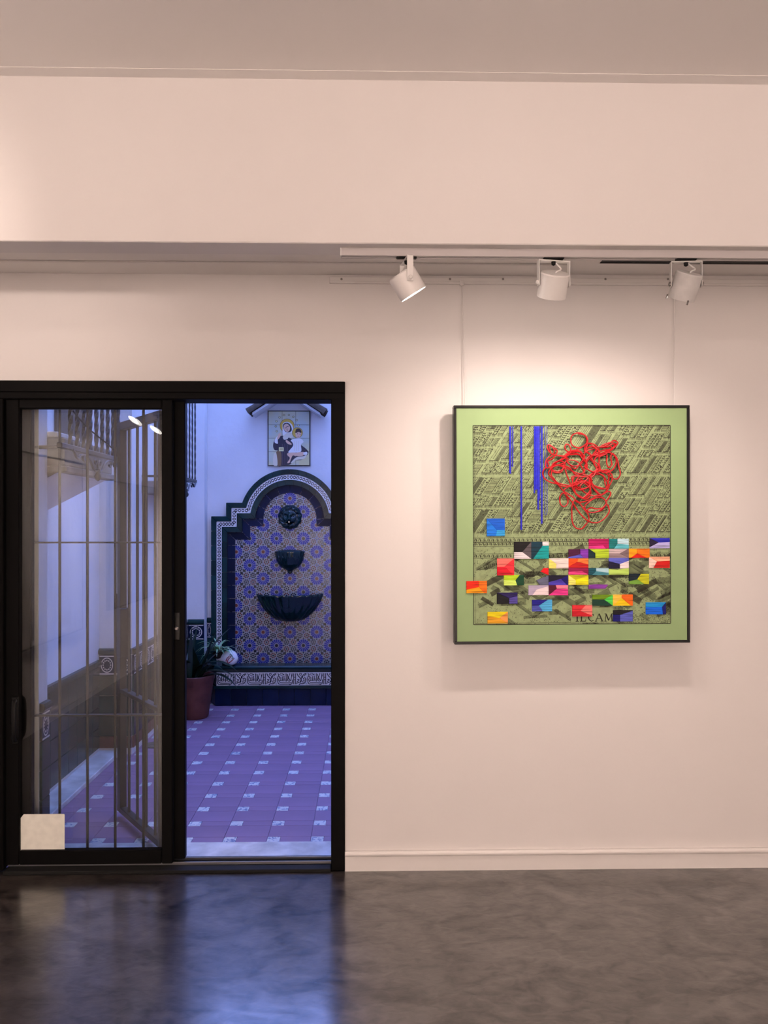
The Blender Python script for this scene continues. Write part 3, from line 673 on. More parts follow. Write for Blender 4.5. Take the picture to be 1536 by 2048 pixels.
for i in range(ix0, ix1+1):
    for j in range(0, 16):
        x = A.x+i*px_; y = A.y+j*py_
        if y+py_*.5 > CYB: continue
        k = x-px_*.5 < -1.68
        if not k: link('inset_tile', me_in, fl, (x, y, -th))
        link('terracotta_tile', me_a, fl, (x+px_/2, y, -th)); link('terracotta_tile', me_b, fl, (x+px_/2-s_in/2, y+py_/2, -th))
mbl = MB(); mbl.cbox(dl, dr, 3.585, A.y-s_in/2-.006, -.01, .004, .003)
tag(mbl.build('marble_threshold', m_marble), 'white marble threshold slab outside the open door', 'threshold', kind='structure')
mbl = MB(); mbl.cbox(X2, -1.60, 3.72, 5.23, 0, .03, .004)
tag(mbl.build('marble_step', m_marble), 'veined white marble step along the foot of the side wall niche', 'step', kind='structure')

wb = MB().box(-1.9, XRC+.1, CYB, CYB+.15, -.1, 2.72).build('wall_courtyard_back', m_stucco); tag(wb, 'flaking white stucco wall behind the tiled fountain', 'wall', kind='structure')
wl = MB().box(-1.95, X1, 5.23, CYB, -.1, CH).build('wall_courtyard_left', m_stucco); tag(wl, 'white stucco courtyard side wall with green tiled dado beyond the niche', 'wall', kind='structure')
wn = MB().box(-1.95, X2, 3.72, 5.23, -.1, CH).build('wall_courtyard_niche', m_stucco); tag(wn, 'recessed white stucco niche wall above the marble step', 'wall', kind='structure')
wp = MB().box(-1.95, X3, WY+.16, 3.72, -.1, CH).build('wall_courtyard_near', m_stucco); tag(wp, 'white stucco pier right behind the door glass, above two ringed tiles', 'wall', kind='structure')
tag(MB().box(XRC, XRC+.15, WY+.16, CYB, -.1, CH).build('wall_courtyard_right', m_stucco), 'white stucco wall on the hidden side of the courtyard', 'wall', kind='structure')
px0, px1 = P(385, 1100, 6.80).x, P(409, 1100, 6.80).x
pier = MB().box(X1, px1, 6.80, CYB, -.05, CH).build('wall_courtyard_pier', m_stucco); tag(pier, 'narrow white stucco corner pier left of the fountain', 'pier', kind='structure')

# dado tiles -------------------------------------------------
def vplate(w, h, t=.012, c=.002): return MB().prism([(-w/2,0),(w/2,0),(w/2,h),(-w/2,h)], lambda u, v, d: (u, -d, v), t, c)
def motif(w):
    mb = vplate(w, w); mb.m = [0]*len(mb.f)
    def flat(pts, m): mb.add([(p[0], -.0125, p[1]) for p in pts], [list(range(len(pts)))], m)
    for z0, z1 in ((.03, .09), (.91, .97)): flat([(-w*.46, w*z0), (w*.46, w*z0), (w*.46, w*z1), (-w*.46, w*z1)], 1)
    n = 24; cz = w*.5
    def ann(r0, r1):
        for j in range(n):
            a, b = j*2*math.pi/n, (j+1)*2*math.pi/n
            flat([(r0*math.cos(a), cz+r0*math.sin(a)), (r1*math.cos(a), cz+r1*math.sin(a)), (r1*math.cos(b), cz+r1*math.sin(b)), (r0*math.cos(b), cz+r0*math.sin(b))], 1)
    ann(w*.33, w*.385)
    for j in range(12):
        a = j*math.pi/6; r = w*.235; q = w*.05
        flat([(r*math.cos(a)+q*math.cos(a+k*math.pi/2), cz+r*math.sin(a)+q*math.sin(a+k*math.pi/2)) for k in range(4)], 1)
    return mb
TWD = .132
me_mot = shared('motif', motif(TWD-.003), [m_blue, m_tw2])
me_dad = shared('dado', vplate(TWD-.003, TWD-.003), m_green)
me_bas = shared('base', vplate(TWD-.003, .075), m_pot)
me_cap = shared('cap', MB().prism([(0,0),(.018,0),(.026,.010),(.026,.026),(.018,.036),(0,.040)], lambda u, v, d: (d-TWD/2+.0015, -u, v), TWD-.003), m_green)
def dado(p0, p1, rotz, parent, top, mot=True, skirt=True):
    d = Vector((p1[0]-p0[0], p1[1]-p0[1], 0)); L = d.length; d.normalize(); n = max(1, round(L/TWD))
    for i in range(n):
        q = Vector((p0[0], p0[1], 0))+d*(L*(i+.5)/n); r = (0, 0, rotz)
        sx = L/n/TWD
        z = top-.040
        o_ = [link('cap_tile', me_cap, parent, (q.x, q.y, z), r)]
        z -= TWD; o_.append(link('motif_tile' if mot else 'dado_tile', me_mot if mot else me_dad, parent, (q.x, q.y, z), r))
        while z-TWD > .06:
            z -= TWD; o_.append(link('dado_tile', me_dad, parent, (q.x, q.y, z), r))
        b_ = link('skirting_tile', me_bas, parent, (q.x, q.y, z-.078), r) if skirt else link('dado_tile', me_dad, parent, (q.x, q.y, z-TWD), r); o_.append(b_)
        for oo in o_: oo.scale = (sx, 1, 1)
R90 = math.pi/2
dado((X1, 5.23), (X1, 6.80), R90, wl, .69)
dado((X2+.0, 5.23), (X1, 5.23), 0, wl, .69)
dado((X2, 3.73), (X2, 5.20), R90, wn, .62, False, False)
dado((X3, 3.63), (X3, 3.72), R90, wp, .69)
dado((X1+.013, 6.80), (px1, 6.80), 0, pier, .69)
fxl = P(424, 1100, 6.9).x
dado((px1, CYB), (fxl-.006, CYB), 0, wb, .69)

# ------------------------------------------------------------------ tiled wall fountain
FY = 6.90; cx = P(580, 1000, FY).x; sc = (P(680, 1000, FY).x-P(480, 1000, FY).x)/200.0
zb = P(580, 1326, FY).z
ft = thing('wall_fountain', 'moorish tiled wall fountain with a stepped arch, lion mask and two green bowls', 'fountain', (cx, CYB, 0))
def FL(u, v, d): return (u*sc, -d, zb+v*sc)          # local to the fountain: u, v in picture pixels, d metres off the wall
W_, Z1, W2_, Z2, R_, ZC = 156., 294., 126.3, 321., 100., 288.
NA = 48
def bpath(o, v0=-30.):
    zz = Z2-o; r = R_-o
    left = [(-W_+o, v0), (-W_+o, Z1-o), (-W2_+o, Z1-o), (-W2_+o, zz)]
    if zz >= ZC: xx = -math.sqrt(r*r-(zz-ZC)**2); left += [(xx, zz), (xx, zz)]; t0 = math.asin((zz-ZC)/r)
    else: left += [(-r, zz), (-r, ZC)]; t0 = 0.
    arc = [(r*math.cos(math.pi-t0-(math.pi-2*t0)*i/NA), ZC+r*math.sin(math.pi-t0-(math.pi-2*t0)*i/NA)) for i in range(NA+1)]
    return left[:-1] + arc + [(-p[0], p[1]) for p in left[:-1]][::-1]
def lerp(a, b, t): return (a[0]+(b[0]-a[0])*t, a[1]+(b[1]-a[1])*t)
def band(o0, o1, tl, tl_arc, d0, t, mats, parent, nm, chain=False):
    A_, B_ = bpath(o0), bpath(o1); n = len(A_)
    ia, ib = 5, 5+NA                                # arc index range
    runs = [(k, k+1) for k in range(0, ia)] + [(ia, ib)] + [(k, k+1) for k in range(ib, n-1)]
    for a, b in runs:
        arcrun = (a == ia)
        L = sum(math.hypot(A_[i+1][0]-A_[i][0]+B_[i+1][0]-B_[i][0], A_[i+1][1]-A_[i][1]+B_[i+1][1]-B_[i][1])/2 for i in range(a, b))
        if L < 2: continue
        k = max(1, round(L/(tl_arc if arcrun else tl)))
        for q in range(k):
            sub = 4 if arcrun else 1
            ed = [[], []]
            for e in range(sub+1):
                g = .35/L*1.0
                t0 = (q+e/sub)/k
                if e == 0: t0 += g
                if e == sub: t0 -= g
                f = a+(b-a)*t0; i0 = min(int(f), n-2); fr = f-i0
                pa_ = lerp(A_[i0], A_[i0+1], fr); pb_ = lerp(B_[i0], B_[i0+1], fr)
                if not arcrun and not (q == 0 and e == 0) and not (q == k-1 and e == sub):
                    b0_, b1_ = B_[a], B_[b]; dx, dy = b1_[0]-b0_[0], b1_[1]-b0_[1]; l2 = dx*dx+dy*dy
                    tt = ((pa_[0]-b0_[0])*dx+(pa_[1]-b0_[1])*dy)/l2 if l2 > 1 else t0
                    pb_ = lerp(b0_, b1_, min(.98, max(.02, tt)))
                ed[0].append(pa_); ed[1].append(pb_)
            poly = ed[0]+ed[1][::-1]
            mb = MB().prism([(p[0], p[1]) for p in poly], lambda u, v, d: FL(u, v, d0+d), t, 0.)
            if chain:
                m0 = lerp(ed[0][0], ed[1][0], .5); m1 = lerp(ed[0][-1], ed[1][-1], .5)
                mids = [lerp(ed[0][e], ed[1][e], .5) for e in range(sub+1)]
                nl = max(1, round(L/k/6.4))
                for c in range(nl):
                    f = (c+.5)/nl*sub; i0 = min(int(f), sub-1); pc = lerp(mids[i0], mids[i0+1], f-i0)
                    dx, dy = mids[i0+1][0]-mids[i0][0], mids[i0+1][1]-mids[i0][1]; l_ = math.hypot(dx, dy) or 1; dx, dy = dx/l_, dy/l_
                    ns = 10
                    for j in range(ns):
                        qd = []
                        for (rr, jj) in ((1.5, j), (3.0, j), (3.0, j+1), (1.5, j+1)):
                            an = jj*2*math.pi/ns; qd.append((pc[0]+rr*(dx*math.cos(an)*.95-dy*math.sin(an)*1.15), pc[1]+rr*(dy*math.cos(an)*.95+dx*math.sin(an)*1.15)))
                        mb.add([FL(p[0], p[1], d0+t+.0004) for p in qd], [(0,1,2,3)], 1 if j % 5 else 2)
                    for sg in (1,):
                        e0 = (pc[0]+dx*1.6-dy*-1.6, pc[1]+dy*1.6+dx*-1.6); e1 = (pc[0]+dx*4.2-dy*1.8, pc[1]+dy*4.2+dx*1.8)
                        nx, ny = -dy*.55+dx*.4, dx*.55+dy*.4
                        mb.add([FL(p[0], p[1], d0+t+.0006) for p in ((e0[0]-nx, e0[1]-ny), (e1[0]-nx, e1[1]-ny), (e1[0]+nx, e1[1]+ny), (e0[0]+nx, e0[1]+ny))], [(0,1,2,3)], 2)
            mb.build(nm, mats, parent)
# grout bed (stepped arch slab)
bd = bpath(.3); MB().prism(bd, lambda u, v, d: FL(u, v, d), .020, 0.).build('grout_bed', m_darkgrout, ft)
bp_ = bpath(31.0)
bo = MB().prism([(-W_+.5, -28), (W_-.5, -28), (W_-.5, -27), (-W_+.5, -27)], lambda u, v, d: FL(u, v, d), .02).build('border', m_darkgrout, ft)
band(0, 10.3, 29, 17, .018, .034, m_green, bo, 'border_tile')
band(10.5, 20.9, 27, 27, .018, .028, [m_tw2, m_tblack, m_burg], bo, 'chain_tile', True)
band(21.1, 31.4, 29, 17, .018, .034, m_green, bo, 'inner_border_tile')
band(31.6, 47.0, 27, 24, .018, .008, m_blue, bo, 'blue_border_tile')
# mosaic tiles
mo = MB().prism([(-109, -28), (109, -28), (109, -27), (-109, -27)], lambda u, v, d: FL(u, v, d), .02).build('mosaic', m_darkgrout, ft)
def face(mb, pts, m, y=-.0205): mb.add([(p[0], y, p[1]) for p in pts], [list(range(len(pts)))], m)
def disc(mb, x, z, r, m, n=10, y=-.021, a0=0.): face(mb, [(x+r*math.cos(a0+i*2*math.pi/n), z+r*math.sin(a0+i*2*math.pi/n)) for i in range(n)], m, y)
def base_tile(): return MB().prism([(-.497,-.497),(.497,-.497),(.497,.497),(-.497,.497)], lambda u, v, d: (u, -d, v), .02, .0)
def star_tile(mc):
    mb = base_tile()
    for i in range(16):
        a = i*math.pi/8; w0, w1 = .145, .158
        pts = [(.17*math.cos(a-w0*.95), .17*math.sin(a-w0*.95)), (.44*math.cos(a-w1), .44*math.sin(a-w1)), (.485*math.cos(a), .485*math.sin(a)), (.44*math.cos(a+w1), .44*math.sin(a+w1)), (.17*math.cos(a+w0*.95), .17*math.sin(a+w0*.95))]
        face(mb, pts, 1)
    disc(mb, 0, 0, .125, mc, 16, -.0212)
    for sx in (-1, 1):
        for sz in (-1, 1):
            for k, (dx, dz) in enumerate(((.445, .445), (.35, .462), (.462, .35), (.36, .37))): disc(mb, sx*dx, sz*dz, .055, 3, 8)
    return mb
def ros_tile():
    mb = base_tile()
    for k, (x, z) in enumerate(((.255, .255), (-.255, -.255), (-.255, .255), (.255, -.255))):
        mc = 2 if k < 2 else 3
        disc(mb, x, z, .062, 3, 8)
        for j in range(8):
            a = j*math.pi/4+math.pi/8; face(mb, [(x+r*math.cos(a+o), z+r*math.sin(a+o)) for r, o in ((.088, 0), (.155, -.335), (.225, -.12), (.225, .12), (.155, .335))], mc, -.021)
    for x, z in ((0, 0), (.46, 0), (-.46, 0), (0, .46), (0, -.46)): disc(mb, x, z, .058, 3, 8)
    for x, z in ((.11, 0), (-.11, 0), (0, .11), (0, -.11)): disc(mb, x, z, .034, 1, 4)
    return mb
mats4 = [m_tw, m_tblue, m_tbrown, m_tblack]
meS = [shared('star0', star_tile(2), mats4), shared('star1', star_tile(3), mats4)]; meR = shared('ros', ros_tile(), mats4)
inner = bpath(47.0)
def inside(x, y, poly):
    c_ = False; n = len(poly); j = n-1
    for i in range(n):
        if (poly[i][1] > y) != (poly[j][1] > y) and x < (poly[j][0]-poly[i][0])*(y-poly[i][1])/(poly[j][1]-poly[i][1])+poly[i][0]: c_ = not c_
        j = i
    return c_
tp = 26.8
for i in range(-5, 6):
    for j in range(-2, 14):
        u, v = i*tp, (1326-996)-j*tp
        if v < -20: continue
        if not any(inside(u+a*tp*.45, v+b*tp*.45, inner) for a in (-1, -.5, 0, .5, 1) for b in (-1, -.5, 0, .5, 1)): continue
        st = (i+j) % 2 == 0
        me = meS[j % 2] if st else meR
        q = FL(u, v, 0.0035)
        oo = link('mosaic_tile', me, mo, q); k = tp*sc; oo.scale = (k, 1, k)
        if not st and (i % 2): oo.rotation_euler = (0, math.pi/2, 0)
# lion mask
def lionh(x, z):
    r = math.hypot(x, z); a = math.atan2(z, x)
    g = lambda cx_, cz_, sx, sz: math.exp(-((x-cx_)/sx)**2-((z-cz_)/sz)**2)
    h = .42*math.sqrt(max(0, 1-min(1, r)**2.2))
    mane = max(0, 1-abs(r-.80)/.22)
    h += mane*(.16+.10*math.sin(a*13+2.5*math.sin(r*9))*abs(math.sin(a*5+r*8)))
    h += .42*g(0, -.10, .42, .50)                       # face dome
    h += .22*g(0, .08, .10, .30)                        # nose bridge
    h += .20*g(0, -.17, .17, .08)                       # nose tip
    for s in (-1, 1):
        h += .20*g(s*.19, -.30, .16, .13)               # muzzle pads
        h -= .20*g(s*.27, .08, .11, .08); h += .13*g(s*.27, .07, .055, .05)
        h += .20*g(s*.27, .26, .18, .07)                # brows
        h += .26*g(s*.58, .46, .13, .14); h -= .18*g(s*.57, .44, .06, .07)   # ears
        h += .12*g(s*.42, -.12, .14, .2)
    h -= .42*g(0, -.48, .17, .075); h += .16*g(0, -.66, .20, .10)
    for s in (-1, 0, 1): h += .10*g(s*.22, .68, .12, .18)
    return h*.62
lm = MB(); nr, na = 40, 80; cl_ = FL(0, 1326-1033.5, 0); R0 = 24.0*sc
V = [(cl_[0], -.022-lionh(0, 0)*R0*1.25, cl_[2])]
for i in range(1, nr+1):
    for j in range(na):
        r = i/nr; a = j*2*math.pi/na
        rr = r*(1+.035*math.sin(a*11)*max(0, r-.6)*2.5)
        V.append((cl_[0]+rr*R0*math.cos(a), -.022-(lionh(r*math.cos(a), r*math.sin(a)) if i < nr else 0)*R0*1.25, cl_[2]+rr*R0*1.03*math.sin(a)))
Fs = [(0, 1+j, 1+(j+1) % na) for j in range(na)]
for i in range(nr-1):
    for j in range(na): Fs.append((1+i*na+j, 1+(i+1)*na+j, 1+(i+1)*na+(j+1) % na, 1+i*na+(j+1) % na))
lm.add(V, Fs).build('lion_mask', m_glaze, ft, True)
sp = FL(0, 1326-1042, 0); MB().tube([(0, -.05, sp[2]), (0, -.112, sp[2]-.006)], .006, 10).build('spout', m_alu, ft, True)
# upper bowl
ru = 30*sc; zu = FL(0, 1326-1103, 0)[2]
def ub(a, z): return 1+.02*math.sin(a*14)
prof = [(.0, .02), (ru*.80, .012), (ru*.93, .0), (ru*.98, .005), (ru*1.0, 0), (ru*.975, -.012), (ru*.95, -.035), (ru*.90, -.065), (ru*.80, -.097), (ru*.64, -.125), (ru*.42, -.146), (ru*.22, -.157), (ru*.16, -.166), (ru*.17, -.176), (ru*.08, -.188), (0, -.192)]
ubl = MB().lathe(prof, (0, -.022, zu), 48, math.pi, 2*math.pi, fr=ub, sy=.80)
for k in range(7):                                  # raised garland on the bowl
    a = math.pi*(1.12+.76*k/6); r = ru*.93
    ubl.tube(catmull([(r*.98*math.cos(a-.12), -.022+r*.98*.8*math.sin(a-.12), zu-.03), (r*.99*math.cos(a), -.022+r*.99*.8*math.sin(a), zu-.052), (r*.98*math.cos(a+.12), -.022+r*.98*.8*math.sin(a+.12), zu-.03)], 3), .006, 6)
ubl.build('upper_bowl', m_glaze, ft, True)
# lower fluted bowl
rl = 66*sc; zl = FL(0, 1326-1189, 0)[2]
def flute(a, z):
    return 1+.045*(abs(math.cos(a*11))-.5)*(1.0 if z > -.2 else .5)
lp_ = [(0, -.03), (rl*.80, -.012), (rl*.92, .0), (rl*.985, .008), (rl*1.0, 0), (rl*.985, -.012), (rl*.93, -.045), (rl*.86, -.085), (rl*.77, -.125), (rl*.65, -.163), (rl*.52, -.195), (rl*.36, -.218), (rl*.18, -.229), (0, -.232)]
lbw = MB().lathe(lp_, (0, -.022, zl), 176, math.pi, 2*math.pi, fr=flute, sy=.72)
lbw.v = [(p[0], p[1], p[2]+(.010*(abs(math.cos(math.atan2((p[1]+.022)/.72, p[0])*11))-.5) if math.hypot(p[0], (p[1]+.022)/.72) > rl*.9 and p[2] > zl-.03 else 0)) for p in lbw.v]
lbw.build('lower_bowl', m_glaze, ft, True)
# plinth
pa = G(430, 1412); pb = Vector((-1.395, CYB, 0)); YF = pa.y
xm = cx
plan = [(pb.x, CYB), (pa.x, YF), (2*xm-pa.x, YF), (2*xm-pb.x, CYB)]
def plan_off(o):                                   # outline grown outwards by o
    return [(plan[0][0]-o*1.05, plan[0][1]), (plan[1][0]-o*.70, plan[1][1]-o), (plan[2][0]+o*.70, plan[2][1]-o), (plan[3][0]+o*1.05, plan[3][1])]
def slab(pl_, z0, z1, c=0.): return MB().prism(pl_, lambda u, v, d: (u-cx, v-CYB, z0+d), z1-z0, c)
pn = slab(plan_off(-.012), 0, .300).build('plinth', m_darkgrout, ft)
zt = .328
# base tiles, ledge, writing band, upper border, cap
def face_tiles(p0, p1, z0, z1, w, nm, mats, o=.0, start=None):
    d = Vector((p1[0]-p0[0], p1[1]-p0[1], 0)); L = d.length; d.normalize(); nrm = Vector((d.y, -d.x, 0))
    n = max(1, round(L/w))
    for i in range(n):
        a_, b_ = L*i/n+.0015, L*(i+1)/n-.0015
        MB().prism([(a_, z0+.0015), (b_, z0+.0015), (b_, z1-.0015), (a_, z1-.0015)], lambda u, v, dd: tuple(Vector((p0[0]-cx, p0[1]-CYB, 0))+d*u+nrm*(dd-.012+o)+Vector((0, 0, v))), .012, .002).build(nm, mats, pn)
pl0 = plan_off(0)
for p0, p1 in ((pl0[0], pl0[1]), (pl0[1], pl0[2]), (pl0[2], pl0[3])): face_tiles(p0, p1, .0, .142, .127, 'plinth_tile', m_blue)
pl1 = plan_off(-.006)
for p0, p1 in ((pl1[0], pl1[1]), (pl1[2], pl1[3])): face_tiles(p0, p1, .168, .275, .2, 'plinth_tile', m_green, -.012)
for p0, p1 in ((pl1[0], pl1[1]), (pl1[1], pl1[2]), (pl1[2], pl1[3])): face_tiles(p0, p1, .275, .302, .2, 'plinth_tile', m_green, -.008)
slab(plan_off(.012), .142, .166, .008).build('ledge', m_green, pn)
rim = plan_off(.008); inn = plan_off(-.13)
cp = MB(); V = []
for (pl_, z) in ((plan_off(.0), .300), (plan_off(.010), .306), (plan_off(.012), .318), (plan_off(.004), zt), (plan_off(-.125), zt), (plan_off(-.130), zt-.006), (plan_off(-.130), .22)):
    V += [(p[0]-cx, p[1]-CYB, z) for p in pl_]
Fs = []
for k in range(6):
    for i in range(3): Fs.append((k*4+i, k*4+i+1, (k+1)*4+i+1, (k+1)*4+i))
cp.add(V, Fs); cp.build('rim', m_green, pn, True)
# writing band
m_cream = M('cream_glaze', (.60,.58,.55,1), .25, .5)
SW = 1280.0; SH = 500.0
def T_(x, y): return ((x-75)/1335.0, (660-y)/510.0)
STRK = [ # traced letter strokes of one repeat (crop pixels) and stroke widths
 ([(115,170),(160,250),(110,330),(105,480),(140,590),(220,625),(600,625),(740,600),(745,430)],34),
 ([(150,330),(190,300),(200,330),(150,420),(170,500),(230,560),(360,570),(640,570),(730,560)],30),
 ([(190,190),(230,240),(320,240),(400,190)],26), ([(210,180),(300,170),(400,250)],22),
 ([(235,330),(235,470),(180,450)],30), ([(310,290),(305,470)],34), ([(385,270),(390,470)],34), ([(230,480),(400,485)],26), ([(290,420),(400,410)],22),
 ([(475,170),(485,520)],36), ([(430,380),(445,500)],26),
 ([(530,190),(560,300),(660,480)],34), ([(640,170),(600,300),(560,440),(575,490),(650,495),(690,430)],30), ([(560,300),(520,480)],26),
 ([(700,170),(720,300),(690,440)],30), ([(760,170),(740,300)],24),
 ([(815,170),(815,630)],36), ([(895,170),(895,630)],36), ([(815,340),(895,340)],26), ([(815,445),(895,445)],26),
 ([(960,170),(1010,270),(1100,360),(1150,470),(1120,560)],40), ([(1160,180),(1140,250),(1090,250),(1060,210),(1100,170),(1160,180)],26),
 ([(1180,270),(1160,380),(1130,480),(1080,560)],34), ([(1080,430),(980,430),(1060,480),(970,510),(1000,545),(1090,540)],26), ([(1090,540),(960,590),(920,625)],26),
 ([(1370,180),(1270,210),(1210,290),(1200,370)],38), ([(1260,300),(1330,230),(1370,215)],30),
 ([(1230,400),(1300,360),(1360,410),(1330,540),(1250,600),(1110,610),(1050,640)],36), ([(1240,400),(1300,460),(1340,430)],26), ([(1200,540),(1250,470),(1280,540),(1200,545)],26),
 ([(930,560),(950,540)],24), ([(620,655),(690,655)],24), ([(1050,655),(1080,655)],22), ([(1350,600),(1380,620)],30), ([(760,470),(760,540)],26),
]
cw = .248; z0c, z1c = .167, .274
def calli():
    mb = MB().prism([(0, 0), (cw-.002, 0), (cw-.002, z1c-z0c), (0, z1c-z0c)], lambda u, v, d: (u, -d, v), .012, .0)
    kx = cw/1.0; kz = (z1c-z0c)
    for pts, w in STRK:
        pp = [(T_(*p)[0]*cw, .004+T_(*p)[1]*(kz-.008)) for p in pts]; ww = w/1335.0*cw*.5
        if len(pp) > 2: pp = [(v_.x, v_.y) for v_ in catmull([Vector((p[0], p[1], 0)) for p in pp], 4)]
        V = []
        for i, p in enumerate(pp):
            a, b = pp[max(0, i-1)], pp[min(len(pp)-1, i+1)]; l_ = math.hypot(b[0]-a[0], b[1]-a[1]) or 1
            nx, nz = -(b[1]-a[1])/l_*ww, (b[0]-a[0])/l_*ww
            for s in (-1, 1): V.append((min(cw-.002, max(0, p[0]+s*nx)), -.0125, min(kz, max(0, p[1]+s*nz))))
        mb.add(V, [(2*i, 2*i+2, 2*i+3, 2*i+1) for i in range(len(pp)-1)], 1)
    return mb
me_c = shared('calli', calli(), [m_cream, m_tblack])
xc0 = pl1[1][0]-cx+.008; xc1 = pl1[2][0]-cx-.006
k = 0
while xc0+k*cw+cw < xc1+.02:
    link('writing_tile', me_c, pn, (xc0+k*cw, YF-CYB+.010, z0c)); k += 1
w_ = xc1-(xc0+k*cw)
if w_ > .01: MB().prism([(0, 0), (w_, 0), (w_, z1c-z0c), (0, z1c-z0c)], lambda u, v, d: (u, -d, v), .012).build('plinth_tile', m_cream, pn).location = (xc0+k*cw, YF-CYB+.010, z0c)

# ------------------------------------------------------------------ painted tile shrine and its little roof
c0 = P(537.5, 930.6, CYB); c1 = P(619, 823.5, CYB)
sw, sh = c1.x-c0.x, c1.z-c0.z
sh_o = thing('shrine_tile_picture', 'framed tile picture of a haloed woman holding a child, above the fountain', 'tile picture', (c0.x, CYB, c0.z))
m_icon = M('icon_glaze', (.62,.56,.28,1), .18, .5, col2=(.46,.54,.50,1), vscale=5, rand=.06)
MB().box(-.008, sw+.008, -.014, 0, -.006, sh+.008).build('tile_frame', m_shutter, sh_o)
for i in range(3):
    for j in range(4):
        g = .0012; MB().prism([(sw*i/3+g, sh*j/4+g), (sw*(i+1)/3-g, sh*j/4+g), (sw*(i+1)/3-g, sh*(j+1)/4-g), (sw*i/3+g, sh*(j+1)/4-g)], lambda u, v, d: (u, -.014-d, v), .006, .001).build('painted_tile', m_icon, sh_o)
IC = {n: M('icon_'+n, S(*c), .25, .4) for n, c in dict(gold=(205,170,60), pale=(228,222,160), white=(225,222,215), skin=(222,180,150), hair=(60,38,30), robe=(45,38,52), robe2=(70,60,72), cream=(214,205,180), brown=(120,92,62), line=(48,42,40), lips=(165,80,75)).items()}
icn = list(IC); icm = [IC[n] for n in icn]
fig = MB(); lay = [0]
def ip(pts, c, smooth=True):
    lay[0] += 1
    q = [((p[0]-115)/1250.0*sw, (1775-p[1])/1645.0*sh) for p in pts]
    if smooth and len(q) > 3: q = [(v.x, v.y) for v in catmull([Vector((p[0], p[1], 0)) for p in q], 4, True)]
    fig.add([(p[0], -.0202-lay[0]*.00006, p[1]) for p in q], [list(range(len(q)))], icn.index(c))
def ell(cx_, cy_, rx, ry, c, n=18): ip([(cx_+rx*math.cos(i*2*math.pi/n), cy_+ry*math.sin(i*2*math.pi/n)) for i in range(n)], c, False)
ell(685,570,225,215,'brown',24); ell(685,570,212,202,'gold',24)
ip([(255,1180),(300,1010),(400,900),(540,880),(700,900),(860,1000),(1100,1150),(1290,1300),(1330,1420),(1150,1600),(900,1640),(760,1760),(480,1770),(500,1500),(420,1340),(300,1310)],'robe')
ip([(350,1380),(500,1380),(500,1770),(390,1770)],'brown'); ip([(265,1500),(350,1390),(390,1770),(270,1770)],'cream')
for x in (530,600,680): ip([(x,1120),(x+26,1130),(x+30,1760),(x,1760)],'robe2',False)
ip([(545,640),(560,500),(690,450),(820,520),(880,680),(820,800),(700,900),(560,860)],'white'); ip([(560,620),(580,510),(690,480),(780,540),(830,680),(780,760),(640,760)],'line')
ip([(580,640),(600,540),(690,510),(770,600),(760,710),(690,760),(620,720)],'skin')
ip([(610,640),(660,620),(660,634),(612,652)],'line'); ip([(655,605),(730,575),(735,592),(660,618)],'line'); ip([(680,640),(700,690),(670,695)],'brown'); ip([(665,722),(715,715),(690,735)],'lips')
ip([(560,900),(700,780),(820,800),(860,930),(740,960),(600,1000)],'cream'); ip([(700,990),(740,930),(800,990),(760,1050)],'robe')
ip([(305,1080),(320,980),(400,880),(470,900),(400,1000),(400,1120)],'white'); ip([(380,960),(430,810),(490,800),(490,870),(420,980)],'skin')
ip([(435,1230),(580,1230),(580,1350),(435,1350)],'pale',False); ip([(455,1260),(560,1260),(560,1275),(455,1275)],'brown',False); ip([(455,1300),(560,1300),(560,1315),(455,1315)],'brown',False)
ell(1000,780,165,165,'brown',24); ell(1000,780,152,152,'gold',24)
ip([(940,760),(980,680),(1070,680),(1115,760),(1110,850),(1060,930),(980,930),(945,860)],'skin'); ip([(935,770),(970,670),(1070,660),(1125,740),(1110,790),(1040,760),(960,790)],'hair')
ell(1005,815,16,14,'line',8); ell(1082,830,16,14,'line',8); ip([(1000,895),(1050,895),(1025,910)],'lips'); 
ip([(800,1010),(960,960),(1100,960),(1190,1060),(1110,1150),(1110,1360),(880,1390),(720,1380),(860,1200),(860,1100)],'white'); ip([(640,1040),(680,1010),(820,1120),(800,1150),(700,1120)],'skin')
for x in (900,960,1020): ip([(x,1040),(x+14,1040),(x+20,1340),(x+4,1340)],'cream',False)
ip([(690,1420),(800,1390),(960,1400),(960,1500),(860,1480),(800,1600),(760,1700),(690,1700),(770,1560),(700,1480)],'skin'); ip([(960,1400),(1180,1370),(1230,1420),(1150,1490),(970,1490)],'skin')
ip([(1190,1390),(1290,1370),(1300,1440),(1200,1460)],'white'); ip([(800,1700),(960,1540),(1180,1500),(1290,1450),(1200,1580),(960,1620),(860,1700)],'cream')
for sx, sy in ((455,315),(590,245),(740,240),(875,298),(980,400),(1030,555),(360,435),(340,590),(370,738)):
    ell(sx, sy, 36, 34, 'line', 6); ell(sx, sy, 24, 22, 'pale', 6)
fig.build('painted_figures', icm, sh_o)
